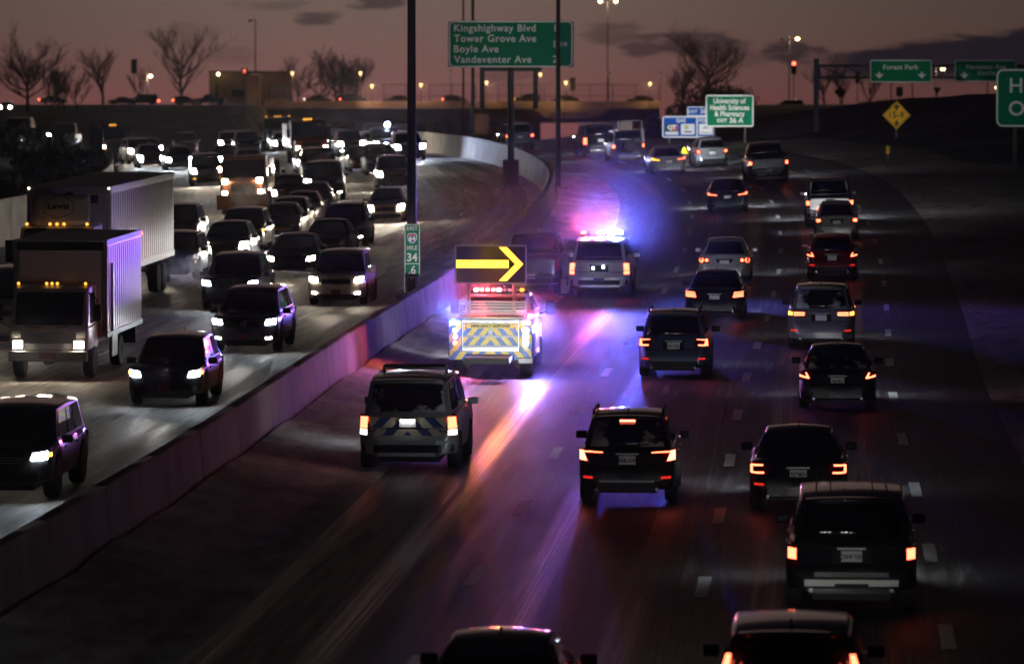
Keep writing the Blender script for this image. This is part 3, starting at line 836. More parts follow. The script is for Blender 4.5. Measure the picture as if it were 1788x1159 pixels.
    w2 = W/2; zt = belt - .03
    T = e_tail if lit else m_lensred
    for s in (1, -1):
        sets = []          # (poly, material, name) for the +x side
        if tail == 'plain': sets = [([(w2*.66, zt-.26), (w2*.99, zt-.24), (w2*.99, zt-.02), (w2*.70, zt-.02)], m_lensred, 'tail_lamp'), ([(w2*.74, zt-.20), (w2*.94, zt-.19), (w2*.94, zt-.07), (w2*.76, zt-.07)], T, 'lit_element')]
        elif tail == 'cshape':
            sets = [([(w2*.62, zt-.20), (w2*1.0, zt-.24), (w2*1.0, zt+.02), (w2*.62, zt-.02)], m_lensred, 'tail_lamp'),
                    ([(w2*.86, zt-.20), (w2*.98, zt-.20), (w2*.96, zt-.01), (w2*.92, zt-.01)], T, 'lit_element'), ([(w2*.70, zt-.19), (w2*.87, zt-.20), (w2*.87, zt-.155), (w2*.70, zt-.155)], T, 'lit_element'),
                    ([(w2*.66, zt-.035), (w2*.94, zt-.055), (w2*.94, zt-.015), (w2*.66, zt-.015)], T, 'lit_element')]
        elif tail == 'cline':   # bright outer hook with a long thin line towards the middle
            sets = [([(w2*.60, zt-.10), (w2*1.0, zt-.24), (w2*1.0, zt+.03), (w2*.60, zt+.0)], m_lensred, 'tail_lamp'),
                    ([(w2*.82, zt-.20), (w2*.985, zt-.19), (w2*.985, zt-.0), (w2*.90, zt-.0)], e_brake, 'lit_element'), ([(w2*.50, zt-.055), (w2*.90, zt-.035), (w2*.90, zt-.005), (w2*.50, zt-.035)], T, 'lit_element')]
        elif tail == 'tall':
            sets = [([(w2*.80, zt-.42), (w2*1.0, zt-.42), (w2*.97, zt+.04), (w2*.79, zt+.04)], m_lensred, 'tail_lamp'), ([(w2*.82, zt-.26), (w2*.985, zt-.26), (w2*.965, zt-.02), (w2*.81, zt-.02)], T, 'lit_element'), ([(w2*.82, zt-.40), (w2*.99, zt-.40), (w2*.985, zt-.28), (w2*.82, zt-.28)], e_white if side == 2 else T, 'reversing_lamp' if side == 2 else 'lit_element')]
        elif tail == 'box':
            sets = [([(w2*.82, zt-.36), (w2*1.0, zt-.36), (w2*1.0, zt-.02), (w2*.82, zt-.02)], m_lensred, 'tail_lamp'), ([(w2*.85, zt-.24), (w2*.98, zt-.24), (w2*.98, zt-.07), (w2*.85, zt-.07)], T, 'lit_element')]
        elif tail == 'slim':
            sets = [([(w2*.50, zt-.15), (w2*1.0, zt-.12), (w2*1.0, zt+.02), (w2*.52, zt-.05)], m_lensred, 'tail_lamp'), ([(w2*.52, zt-.13), (w2*.97, zt-.085), (w2*.97, zt-.045), (w2*.53, zt-.095)], T, 'lit_element'), ([(w2*.83, zt-.05), (w2*.96, zt-.04), (w2*.99, zt+.01), (w2*.90, zt+.0)], T, 'lit_element')]
        elif tail == 'rounds':
            sets = [([(w2*.58, zt-.24), (w2*1.0, zt-.24), (w2*1.0, zt-.02), (w2*.58, zt-.04)], m_lensred, 'tail_lamp')]
            for cx_, rr in ((w2*.88, .085), (w2*.68, .06)):
                sets.append(([(cx_+rr*math.cos(k*math.pi/5), zt-.13+rr*math.sin(k*math.pi/5)) for k in range(10)], T, 'lit_element'))
        elif tail == 'bars':
            sets = [([(w2*.54, zt-.23), (w2*1.0, zt-.20), (w2*1.0, zt-.01), (w2*.60, zt-.04)], m_lensred, 'tail_lamp')]
            for q in range(3): sets.append(([(w2*(.62+.02*q), zt-.21+.065*q), (w2*.97, zt-.185+.065*q), (w2*.97, zt-.14+.06*q), (w2*(.62+.02*q), zt-.165+.06*q)], T, 'lit_element'))
        elif tail == 'twobars':
            sets = [([(w2*.46, zt-.16), (w2*1.0, zt-.16), (w2*1.0, zt+.01), (w2*.48, zt-.03)], m_lensred, 'tail_lamp'), ([(w2*.48, zt-.085), (w2*.82, zt-.085), (w2*.82, zt-.035), (w2*.50, zt-.045)], T, 'lit_element'), ([(w2*.86, zt-.13), (w2*.98, zt-.13), (w2*.98, zt-.02), (w2*.86, zt-.03)], e_amber if one == 'amber' else T, 'lit_element'), ([(w2*.50, zt-.14), (w2*.82, zt-.14), (w2*.82, zt-.10), (w2*.49, zt-.10)], T, 'lit_element')]
        elif tail == 'hook':   # boomerang opening outwards
            sets = [([(w2*.62, zt-.10), (w2*1.0, zt-.22), (w2*1.0, zt+.03), (w2*.60, zt-.02)], m_lensred, 'tail_lamp'), ([(w2*.74, zt-.17), (w2*.99, zt-.13), (w2*.99, zt-.075), (w2*.78, zt-.12)], T, 'lit_element'), ([(w2*.72, zt-.16), (w2*.79, zt-.15), (w2*.84, zt-.02), (w2*.80, zt-.02)], T, 'lit_element')]
        elif tail == 'ushape':
            sets = [([(w2*.60, zt-.20), (w2*1.0, zt-.24), (w2*1.0, zt-.0), (w2*.60, zt-.04)], m_lensred, 'tail_lamp'), ([(w2*.70, zt-.21), (w2*.96, zt-.21), (w2*.96, zt-.175), (w2*.70, zt-.175)], T, 'lit_element'), ([(w2*.72, zt-.07), (w2*.96, zt-.07), (w2*.96, zt-.035), (w2*.72, zt-.035)], T, 'lit_element'), ([(w2*.93, zt-.20), (w2*.98, zt-.20), (w2*.98, zt-.045), (w2*.93, zt-.045)], T, 'lit_element')]
        elif tail == 'column':  # tall lamps beside the rear glass
            sets = [([(w2*.80, zt-.25), (w2*.97, zt-.25), (w2*.95, zt+.02), (w2*.80, zt+.02)], m_lensred, 'tail_lamp'), ([(w2*.82, zt-.22), (w2*.955, zt-.22), (w2*.94, zt-.02), (w2*.83, zt-.02)], T, 'lit_element')]
        prev = None
        for poly, mt, nm in sets:
            if nm == 'tail_lamp': prev = lampshape(mir(poly, s), mt, nm, 'r', .014, .08)
            else:
                if one == 'amberleft' and s == -1 and nm == 'lit_element' : mt = e_amber
                if one == 'dimright' and s == 1 and nm == 'lit_element': mt = e_dim_red
                lampshape(mir(poly, s), mt, nm, 'r', .020, .01, prev)
        if tail == 'column':     # upper half of the column on the cabin pillar
            for z0_, z1_, w0_, w1_ in ((.02, .36, .93, .83),):
                pts = [Vector((s*w2*w0_*1.0, yA0-.03, belt+z0_)), Vector((s*w2*w0_*.86, yA0-.06, belt+z0_)), Vector((s*w2*w1_*.90, yA0+.07, belt+z1_)), Vector((s*w2*w1_*.98, yA0+.10, belt+z1_))]
                MB().add([p for p in pts] + [p+Vector((0, .06, 0)) for p in pts], [(0,1,2,3), (7,6,5,4), (0,4,5,1), (1,5,6,2), (2,6,7,3), (3,7,4,0)]).build('tail_lamp', T, root)
        if reflect: lampshape(mir([(w2*.70, .50), (w2*.90, .50), (w2*.90, .545), (w2*.70, .545)], s), e_dim_red, 'glowing_reflector', 'r', .05, .03)  # no lamp: given a faint glow in place of returned light
        if lod < 2:
            # headlamps
            hz_ = hz if hz else hood - .16
            hl = ({'W': e_headW, 'Y': e_headY} if lod == 0 else {'W': e_headW_far, 'Y': e_headY_far}).get(head, m_lensoff)
            if s == side*-1 and one == 'single': hl = m_lensoff
            hs = lampshape(mir([(w2*.58, hz_-.06), (w2*.97, hz_-.02), (w2*.98, hz_+.10), (w2*.64, hz_+.05)], s), m_lensoff, 'headlamp', 'f', .014, .10)
            e_ = .02 + .045*lod
            if head: lampshape(mir([(w2*.63, hz_-.045-e_), (w2*.93, hz_-.025-e_), (w2*.94, hz_+.09+e_), (w2*.66, hz_+.05+e_)], s), hl, 'lit_lens', 'f', .022, .01, hs)
            if fog:
                fm = {'A': e_amber_b, 'W': e_fogW}[fog]
                lampshape(mir([(w2*.66, .40), (w2*.84, .41), (w2*.84, .47), (w2*.66, .46)], s), fm, 'fog_lamp', 'f', .03, .05)
            if one == 'amber': lampshape(mir([(w2*.93, hz_-.0), (w2*1.0, hz_+.0), (w2*1.0, hz_+.08), (w2*.93, hz_+.07)], s), e_amber, 'turn_lamp', 'f', .03, .02, hs)
    # bumpers, grille and plates
    if lod < 2:
        slab(.30 if sill < .3 else .42, .46 if sill < .3 else .58, w2*.94, 'r', trim or (m_black if kd != 'sedan' else m), 'rear_bumper', .045, .12)
        if away and lod == 0 and kd != 'pickup':
            zc0 = (.53*H-.05 if kd != 'sedan' else zt-.22)
            slab(zc0-.115, zc0+.10, w2*.30, 'r', m_black, 'plate_recess', .006, .03)
            slab(zt-.335 if kd == 'sedan' else .44*H-.005, zt-.32 if kd == 'sedan' else .44*H+.012, w2*.80, 'r', m_black, 'tailgate_seam', .006, .03)
            slab(zc0+.105, zc0+.135, w2*.34, 'r', m_chrome if sum(ord(c_) for c_ in label) % 2 else m, 'handle_trim', .03, .05)
            for s in (1, -1): MB().lathe([(.035, -.10), (.042, .0), (.034, .0), (.03, -.06)], 10, 'y', (s*w2*.62, yr+.0, .30 if sill < .3 else .40)).build('exhaust_pipe', m_chrome, root, smooth=True)
        if kd in ('pickup', 'bigsuv') and trim is None: slab(.60, .67, w2*.86, 'r', m, 'bumper_strip', .055, .05)
        slab(hood-.30, hood-.13, w2*.50, 'f', m_black, 'grille', .02, .05)
        if grille == 'bar' and lod == 0:
            for q in range(3): slab(hood-.285+.05*q, hood-.27+.05*q, w2*.48, 'f', m_dull, 'grille_bar', .03, .01)
        if grille == 'star' and lod == 0:
            for q in range(2): slab(hood-.26+.07*q, hood-.235+.07*q, w2*.46, 'f', m_chrome, 'grille_bar', .035, .02)
            lampshape([(.10*math.cos(k*math.pi/6), hood-.215+.10*math.sin(k*math.pi/6)) for k in range(12)], m_chrome, 'emblem', 'f', .05, .02)
        slab(.27 if sill < .3 else .40, .40 if sill < .3 else .54, w2*.78, 'f', m_black, 'front_bumper', .03, .06)
        if plate and away:
            zp = (zt-.22) if kd == 'sedan' else (.53*H-.05 if kd != 'pickup' else .62)
            pl = MB().box((0, fy(zp, 0, 'r')-.035, zp), (.32, .02, .165)).build('number_plate', m_plate, root)
            if plate_text: text(plate_text, .105, m_ink, pl, 0, fy(zp, 0, 'r')-.052, zp-.008, bold=.03, sx=.78)
            MB().box((0, fy(zp, 0, 'r')-.03, zp+.12), (.44, .05, .035)).build('plate_trim', m_dull if lod == 0 and max(col if isinstance(col, tuple) else (0,)) < .4 else m_black, root)
        if redplate and not away:
            MB().box((0, yf-.02, .47), (.31, .07, .16)).build('number_plate', m_plate_red, root)
        if kd == 'suv' or kd == 'hatch' or kd == 'van':
            if wiper and away: MB().tube([cp(0, -.05)+Vector((0, -.03, .10)), cp(0, .5)+Vector((0, -.02, .13))], .012, 5).build('wiper', m_black, root)
        if spoiler or kd in ('suv', 'hatch', 'van', 'bigsuv'):
            if away: MB().grid(lambda s, t_: cp(1, -.92+1.84*s).lerp(cp(2, -.92+1.84*s), .15+.5*t_) + Vector((0, -.10*(1-t_), .025)), 8, 1).build('spoiler', m, root, smooth=True, solid=.035)
        if brake3: MB().box((0, yA0+(yA1-yA0)*.86-.155, H-.10), (.30, .03, .035)).build('brake_lamp', e_brake, root)
        if rails:
            for s in (1, -1): MB().tube([(s*wrh*.96, yA1+.15, H+.0), (s*wrh*.96, yA1+.22, H+.075), (s*wrh*.96, (yA1+yA2)/2, H+.085), (s*wrh*.96, yA2-.3, H+.075), (s*wrh*.96, yA2-.2, H)], .026, 6).build('roof_rail', m_black, root, smooth=True)
        if kd in ('suv', 'sedan', 'hatch') and lod == 0:
            an = MB().prism([(0, 0), (.0, .075), (.03, .075), (.16, 0)], -.012, .012).build('antenna', m_black, root); an.location = (0, yA1+.25, H+.03); an.rotation_euler = (0, 0, math.pi/2)
            pass
        MB().box((0, 0, .25), (W*.6, L*.8, .14)).build('underbody', m_black, root)
    if kd == 'pickup':
        MB().box((0, (yr+yA0)/2+.06, belt+.015), (W*.78, yA0-yr-.22, .05)).build('bed_cover', m_black, root)
        if away: slab(belt-.10, belt-.02, w2*.16, 'r', m_black, 'tailgate_handle', .02, .02)
    if kd == 'jeep':
        MB().lathe([(.16, -.13), (.30, -.13), (.37, -.07), (.37, .07), (.30, .13), (.1, .13)], 20, 'y', (0, yr-.10, .98)).build('spare_wheel', m_tyre, root, smooth=True)
    wx = w2 - .12
    for y in (axR, axF):
        for s in (1, -1): wheel(root, s*wx, y, wr, .235 if wr < .4 else .27, lod)
    # beams of the headlamps
    if head and beam > 0:
        cold = (1.0, .95, .89) if head == 'W' else (1.0, .85, .66)
        lamp('headlight_beam', 'SPOT', (0, yf+.10, hood-.14), (BEAM_AWAY if away else BEAM)*beam, cold, root, direction=(0, 1, -.01 if away else .05), angle=58 if away else 34, blend=1.0, size=.18)
    c = Car(); c.root, c.L, c.W, c.H, c.belt, c.yr, c.yf, c.fy, c.slab, c.shape, c.cp, c.yA = root, L, W, H, belt, yr, yf, fy, slab, lampshape, cp, (yA0, yA1, yA2, yA3)
    return c

def clip(poly, x0, x1, z0, z1):
    for ax, lim, sg in ((0, x0, 1), (0, x1, -1), (1, z0, 1), (1, z1, -1)):
        out = []
        for i in range(len(poly)):
            p, q = poly[i], poly[(i+1) % len(poly)]; a, b = sg*(p[ax]-lim), sg*(q[ax]-lim)
            if a >= 0: out.append(p)
            if (a >= 0) != (b >= 0): k = a/(a-b); out.append((p[0]+(q[0]-p[0])*k, p[1]+(q[1]-p[1])*k))
        poly = out
        if len(poly) < 3: return None
    return poly
def chevrons(x0, x1, z0, z1, y, width, slope, mt, parent, phase=0, apex=0.0, name='stripe', d=.008):
    """stripes that climb from both sides towards the middle, cut to a rectangle"""
    for s in (1, -1):
        k = -8
        while k < 16:
            a = k*2*width + phase
            poly = [(a, z0-3*0), (a+width, z0), (a+width-slope*(z1-z0), z1), (a-slope*(z1-z0), z1)]
            if s == -1: poly = [(-x, z) for x, z in poly]
            q = clip([(x+apex, z) for x, z in poly], max(x0, apex) if s == 1 else x0, x1 if s == 1 else min(x1, apex), z0, z1)
            if q and abs(sum(q[i][0]*q[(i+1)%len(q)][1]-q[(i+1)%len(q)][0]*q[i][1] for i in range(len(q)))) > 4e-4:
                MB().prism(q, y-d, y-.001).build(name, mt, parent)
            k += 1
# ------------------------------------------------------------------ plants
tree(48, 190, 66, 300, 700, 'wide spreading bare tree above the dark hedge at the edge of the view', 11, 7, limbs=14)
tree(110, 188, 110, 90, 760, 'low bare thicket between the wide bare tree and the small upright one', 21, 4, limbs=5, multi=5, dense=1.2)
tree(180, 184, 84, 110, 860, 'small upright bare tree just before the dark traffic signal', 12, 5, limbs=9, dense=1.1)
tree(318, 184, 52, 140, 865, 'tall fan shaped bare tree between the lit street lamp and the tan building', 13, 6, limbs=11, dense=1.2)
tree(245, 180, 118, 50, 880, 'thin bare sapling behind the dark traffic signal', 14, 3, limbs=5)
tree(565, 182, 84, 190, 870, 'low thick clump of bare trees behind the bridge fence, next to the tan building', 15, 5, limbs=6, multi=7, dense=1.3)
tree(1240, 200, 56, 250, 850, 'large spreading bare tree behind the university sign', 16, 7, limbs=13, dense=1.35)
tree(1190, 195, 110, 90, 870, 'bare tree at the end of the bridge fence', 17, 5, limbs=8)
tree(1440, 192, 110, 60, 900, 'thin bare tree behind the red traffic signal', 18, 4, limbs=6)
tree(1470, 192, 118, 50, 910, 'thin bare tree behind the small yellow diamond sign', 19, 4, limbs=6)
tree(1517, 192, 120, 60, 905, 'bare tree just before the Forest Park sign', 20, 4, limbs=6)
shrub(30, 300, 188, 190, 300, 'broad black bush beyond the outer wall, behind the white trailer', 31, 1900)
shrub(120, 310, 262, 150, 270, 'low black bush beyond the outer wall, close to the white trailer roof', 32, 1300)
shrub(10, 395, 300, 170, 215, 'dark bush rising above the concrete wall at the picture edge', 33, 1600)
shrub(110, 372, 292, 130, 235, 'dark bush hidden mostly by the white trailer', 34, 1100)
shrub(1225, 215, 138, 110, 842, 'dark evergreen bush beneath the large spreading bare tree', 35, 1600)
shrub(1300, 215, 150, 70, 842, 'small rounded evergreen beside the university sign', 36, 1000)
shrub(1180, 260, 190, 90, 815, 'dark evergreen bush at the foot of the bridge abutment', 37, 1200)
shrub(1570, 196, 172, 120, 880, 'long low dark hedge below the Forest Park sign', 38, 1300)
shrub(1735, 203, 170, 90, 880, 'dark mound of bushes behind the large green exit sign', 39, 1300)
shrub(968, 268, 244, 60, 900, 'dark scrub seen through the gap under the bridge', 40, 600)

# ------------------------------------------------------------------ poles, lamps, signals
def pole_at(px, py_base, py_top, Y, r0, r1, name, label, cat, group=None, base=True):
    b = P(px, py_base, Y); root = tag(empty(name, b), label, cat, group)
    H = (py_base - py_top)/ppm(Y)
    MB().tube([(0,0,0), (0,0,H*.5), (0,0,H)], [r0, (r0+r1)/2, r1], 12).build('pole', m_pole, root, smooth=True)
    if base: MB().box((0,0,.06), (r0*3.4, r0*3.4, .12)).build('base_plate', m_pole, root, bevel=.01)
    return root, H
g_hp = 'tall poles standing on the median barrier'
Yp = 150
r_, H_ = pole_at(719, 517, -30, Yp, .165, .13, 'lamp_pole', 'thick dark lamp pole on the barrier behind the mile marker', 'pole', g_hp)
MB().tube([(-.19, -.14, .02), (-.19, -.14, .6)], .05, 8).build('anchor_post', m_dull, r_)
MB().tube([(.17, -.14, .02), (.17, -.14, .55)], .05, 8).build('anchor_post', m_dull, r_)
MB().box((0, 0, -.05), (.95, .6, .22)).build('plinth', m_conc, r_, bevel=.02)
r_, H_ = pole_at(974.5, 330, -40, 236, .145, .10, 'lamp_pole', 'slim dark lamp pole on the barrier, crossing in front of the big green sign', 'pole', g_hp)
MB().box((0, 0, -.15), (.95, .7, .5)).build('plinth', m_conc, r_, bevel=.03)
pole_at(825.5, 262, -40, 300, .13, .10, 'lamp_pole', 'dark lamp pole behind the big green sign, thicker of the two close together', 'pole', g_hp)
pole_at(809, 230, -40, 420, .10, .08, 'lamp_pole', 'thin dark lamp pole behind the big green sign, slimmer of the two close together', 'pole', g_hp)

def cobra(px, py_base, py_top, Y, heads, label, r=.13, group='roadside street lamps'):
    root, H = pole_at(px, py_base, py_top, Y, r, r*.6, 'street_lamp', label, 'street lamp', group)
    for hx, hz, lit in heads:                  # head offsets in photo pixels from the pole top
        dx, dz = hx/ppm(Y), hz/ppm(Y)
        MB().tube([(0,0,H), (dx*.5, 0, H+dz*.7), (dx, 0, H+dz)], [.06, .05, .04], 6).build('arm', m_pole, root)
        h = MB().lathe([(.05, -.42), (.17, -.25), (.2, 0), (.15, .28), (.05, .42)], 10, 'x', (dx, 0, H+dz)).build('lamp_head', m_pole, root, smooth=True)
        if lit:
            MB().lathe([(.04, -.36), (.24, -.2), (.28, 0), (.22, .22), (.04, .36)], 10, 'x', (dx, -.05, H+dz-.06)).build('lens', e_lamp, h, smooth=True)
            lamp('street_light', 'POINT', (dx, -.4, H+dz-.35), 1600, (1, .72, .42), root, size=.25)
    return root
e_lamp = emit('street_lamp_glow', (1.0, .70, .36), 11)
cobra(1061, 178, 4, 835, [(-13, 1, True), (14, 1, True)], 'tall street lamp with two lit heads standing on the bridge')
cobra(1378, 190, 63, 838, [(-12, -6, False), (14, -5, True)], 'street lamp with one lit head and one dark head, above the red signal')
cobra(446, 128, 34, 870, [(-9, -3, False)], 'unlit street lamp on a thin pole above the tan building')
cobra(257, 165, 126, 850, [(6, -7, True)], 'short lit street lamp between the dark traffic signal and the fan shaped tree')
cobra(1634, 190, 112, 850, [(12, -9, True)], 'lit street lamp between the two overhead green signs')
cobra(1741, 200, 155, 860, [(0, 2, True)], 'lit lamp touching the edge of the large green exit sign', r=.08)
def lantern(px, py, lit, Y, label):
    base = P(px, 178, Y); root = tag(empty('lantern', base), label, 'lantern', 'lantern posts along the bridge')
    H = (178 - py)/ppm(Y)
    MB().tube([(0,0,0), (0,0,H-.3)], [.07, .05], 8).build('post', m_pole, root, smooth=True)
    MB().lathe([(.06, H-.38), (.28, H+.22), (.30, H+.26)], 12).build('globe', e_lantern if lit else m_lensoff, root, smooth=True)
    MB().lathe([(.36, H+.26), (.34, H+.34), (.06, H+.5)], 12).build('cap', m_pole, root, smooth=True)
    if lit: lamp('lantern_light', 'POINT', (0, -.45, H), 900, (1, .56, .29), root, size=.3)
e_lantern = emit('lantern_glow', (1.0, .66, .26), 3.2)
for px, py, lit, Y, lb in [(510.5, 129, 1, 829.6, 'lit lantern beside the tan building wall'), (629.5, 129, 1, 829.6, 'lit lantern after the clump of bare trees, taller of two'),
    (649.5, 151, 1, 829.6, 'lower lit lantern just after the clump of bare trees'), (735, 149, 1, 829.6, 'lit lantern just past the thick dark lamp pole'),
    (787, 128, 0, 833, 'unlit lantern on the bridge just before the big green sign'), (849.5, 145, 1, 829.6, 'lit lantern below the big green sign, beside its outer leg'),
    (943.5, 131, 1, 829.6, 'taller lit lantern below the big green sign'), (988, 145, 1, 829.6, 'lit lantern just past the slim pole that crosses the big green sign'),
    (1135, 147, 1, 829.6, 'lit lantern at the far end of the bridge fence'), (1153, 132, 0, 833, 'unlit lantern at the far end of the bridge fence'),
    (1063, 131, 0, 832, 'unlit lantern at the foot of the double headed street lamp')]:
    lantern(px, py, lit, Y, lb)
e_sigred = emit('red_signal_glow', (1.0, .07, .04), 14)
def signal(px, py0, py1, py_base, Y, lit, label, face='front'):
    base = P(px, py_base, Y); root = tag(empty('traffic_signal', base), label, 'traffic signal', 'traffic signals on the crossing road')
    z0, z1 = (py_base-py1)/ppm(Y), (py_base-py0)/ppm(Y); H = z1-z0
    MB().tube([(0,0,0), (0,0,z0)], .08, 8).build('pole', m_pole, root)
    MB().box((0, 0, (z0+z1)/2), (H*.42, .3, H)).build('housing', m_black, root, bevel=.03)
    for k in range(3):
        z = z1 - H*(k+.5)/3
        MB().lathe([(H*.13, -.21), (H*.13, -.155)], 12, 'y', (0, 0, z)).build('lens', e_sigred if (lit and k == 0) else m_black, root)
        MB().box((0, -.24, z+H*.14), (H*.3, .18, .03)).build('visor', m_black, root)
signal(234.5, 104, 129, 165, 840, False, 'dark traffic signal on a pole against the sky, by the thin bare sapling')
signal(1386, 108, 130, 190, 836, True, 'traffic signal showing red below the half lit street lamp')
signal(1000, 136, 158, 178, 834, False, 'dark signal head seen from behind on the bridge fence')
signal(1497, 128, 146, 192, 838, False, 'dark signal hanging before the Forest Park sign')
root = tag(empty('pedestrian_signal', P(427, 132, 848)), 'small box signal glowing red on the tan building roof', 'signal')
MB().box((0, 0, .75), (1.15, .4, 1.05)).build('housing', m_black, root, bevel=.03)
MB().tube([(0,0,-1), (0,0,.3)], .06, 6).build('bracket', m_pole, root)
MB().prism([(-.27, .45), (-.1, .45), (-.1, .7), (.1, .7), (.1, .45), (.27, .45), (.16, 1.0), (0, 1.15), (-.16, 1.0)], -.23, -.2).build('symbol', emit('hand_glow', (1, .16, .09), 2.2), root)
for px, py, Y, lb, e in [(381, 130, 849, 'small white lamp on the tan building wall', e_lamp), (1690, 178, 870, 'bright round lamp low behind the large green exit sign, farther from it', e_lamp), (1730, 178, 875, 'round yellow lamp low behind the large green exit sign, close to its edge', e_lantern)]:
    root = tag(empty('wall_lamp' if px < 500 else 'lot_lamp', P(px, py, Y)), lb, 'lamp')
    MB().lathe([(.05, -.3), (.24, -.12), (.28, .05), (.1, .3)], 10).build('bulb', e, root, smooth=True)
    MB().box((0, .3, 0), (.12, .5, .12)).build('bracket', m_pole, root)
    if px > 500: MB().tube([(0, .3, -4), (0, .3, .1)], .06, 6).build('post', m_pole, root)

# ------------------------------------------------------------------ signs
def rrect(w, h, r, n=5, cx=0, cz=0):
    pts = []
    for sx, sz, a0 in ((1,1,0), (-1,1,90), (-1,-1,180), (1,-1,270)):
        for k in range(n+1):
            a = R(a0 + 90*k/n); pts.append((cx + sx*(w/2-r) + r*math.cos(a), cz + sz*(h/2-r) + r*math.sin(a)))
    return pts
def ring(outer, inner, y0, y1):
    n = len(outer); b = MB()
    b.add([(x, y0, z) for x, z in outer] + [(x, y0, z) for x, z in inner] + [(x, y1, z) for x, z in outer] + [(x, y1, z) for x, z in inner],
          [(i, (i+1)%n, (i+1)%n+n, i+n) for i in range(n)] + [(i+2*n, i+3*n, (i+1)%n+3*n, (i+1)%n+2*n) for i in range(n)] +
          [(i, i+2*n, (i+1)%n+2*n, (i+1)%n) for i in range(n)] + [(i+n, (i+1)%n+n, (i+1)%n+3*n, i+3*n) for i in range(n)])
    return b
def sheeting(name, c, rough=.35): return plain(name, c, .7, 0, .08)
m_green, m_blue, m_white, m_yellow = sheeting('green_sheeting', (.003, .16, .075)), sheeting('blue_sheeting', (.006, .075, .36)), sheeting('white_sheeting', (.72, .72, .72)), sheeting('yellow_sheeting', (.62, .33, .015))
m_inkb = plain('black_lettering', (.012, .012, .012), .6)
def panel(root, w, h, r, m, border=.09, back=True, cx=0, cz=0, y=0, name='panel'):
    MB().prism(rrect(w, h, r, 5, cx, cz), y, y+.04).build(name, m, root)
    if border: ring(rrect(w-.02, h-.02, r, 5, cx, cz), rrect(w-.02-2*border, h-.02-2*border, max(.02, r-border), 5, cx, cz), y-.012, y-.001).build('border', m_white, root)
def sign_at(px0, px1, py0, py1, Y, name, label, yaw=0):
    c = P((px0+px1)/2, (py0+py1)/2, Y); w, h = (px1-px0)/ppm(Y), (py1-py0)/ppm(Y)
    return tag(empty(name, c, Matrix.Rotation(yaw, 3, 'Z')), label, 'sign'), w, h
def legs(root, xs, ztop, zbot, r=.08, m=None):
    for x in xs: MB().box((x, .12, (ztop+zbot)/2), (r*2, r*1.6, ztop-zbot)).build('post', m or m_pole, root)

# destination sign on its own column over the median
Ys = 252
root, w, h = sign_at(783.5, 1000, 37, 118, Ys, 'destination_sign', 'big green overhead sign listing Kingshighway Blvd, Tower Grove Ave, Boyle Ave and Vandeventer Ave')
panel(root, w, h, .28, m_green, .07); k = 1/ppm(Ys)
MB().box((.01, .06, -.02), (w+.1, .03, h*.98)).build('backing', m_signback, root)
cx_, cz_ = 891.75, 77.5
for i, (s, d, dz) in enumerate((('Kingshighway Blvd', '1', 0), ('Tower Grove Ave', '', 0), ('Boyle Ave', '', 0), ('Vandeventer Ave', '2', 0))):
    z = (cz_ - (50 + 18.2*i))*k
    text(s, 17.5*k, m_white, root, (793-cx_)*k, -.016, z, 'l', spacing=1.10, sx=1.0)
    if d: text(d, 17.5*k, m_white, root, (969-cx_)*k, -.016, z, 'c')
text('1', 17.5*k, m_white, root, (968-cx_)*k, -.016, (cz_-78)*k, 'c'); text('1/4', 11*k, m_white, root, (984-cx_)*k, -.016, (cz_-78)*k, 'c')
zb_ = -(300-cz_)*k
MB().tube([(0, .35, zb_), (0, .35, h*.5)], [.19, .17], 12).build('column', m_pole, root, smooth=True)
legs(root, [(842-cx_)*k, (935-cx_)*k], -h/2, (cz_-190)*k, .13)
MB().box((0, .35, -h/2-.1), (w*.5, .2, .2)).build('cross_beam', m_pole, root)
MB().box((0, .35, zb_-.2), (.85, .9, 1.7)).build('plinth', m_pole, root, bevel=.03)

# university sign and the service sign behind it
Yu = 296
root, w, h = sign_at(1232, 1316, 166, 222, Yu, 'exit_sign', 'bright green roadside sign for University of Health Sciences & Pharmacy, exit 36A'); k = 1/ppm(Yu)
panel(root, w, h, .14, m_green, .085)
for s, y_, sz in (('University of', 177, 12.6), ('Health Sciences', 188.5, 12.6), ('& Pharmacy', 199.5, 12.6), ):
    text(s, sz*k, m_white, root, 0, -.016, (194-y_)*k, bold=.02, sx=.86)
text('EXIT', 8.6*k, m_white, root, -13*k, -.016, (194-211)*k, bold=.025); text('36 A', 12.5*k, m_white, root, 12*k, -.016, (194-211)*k, bold=.025)
legs(root, [-w*.32, w*.32], -h/2, -(275-194)*k, .05)
Yg = 306
root, w, h = sign_at(1156, 1247, 203, 241, Yg, 'service_sign', 'blue roadside sign with GAS and FOOD logo panels, partly behind the university sign'); k = 1/ppm(Yg)
panel(root, w, h, .16, m_blue, .09)
MB().box(((1217-1201.5)*k, -.006, 0), (.09, .011, h-.16)).build('divider', m_white, root)
panel(root, 34*k, 17*k, .08, m_blue, .06, cx=(1216.5-1201.5)*k, cz=(222-195)*k, name='exit_tab')
text('EXIT', 8*k, m_white, root, (1210-1201.5)*k, -.016, (222-195.5)*k, bold=.02); text('36', 11*k, m_white, root, (1228-1201.5)*k, -.016, (222-195)*k, bold=.02)
text('GAS', 9*k, m_white, root, (1189-1201.5)*k, -.016, (222-211)*k, bold=.03); text('FOOD', 9*k, m_white, root, (1233-1201.5)*k, -.016, (222-211)*k, bold=.03)
m_lred, m_lyel, m_lgrn, m_lgry = plain('logo_red', (.35, .01, .015), .5), plain('logo_yellow', (.7, .5, .03), .5), plain('logo_green', (.06, .30, .05), .5), plain('logo_grey', (.35, .33, .32), .5)
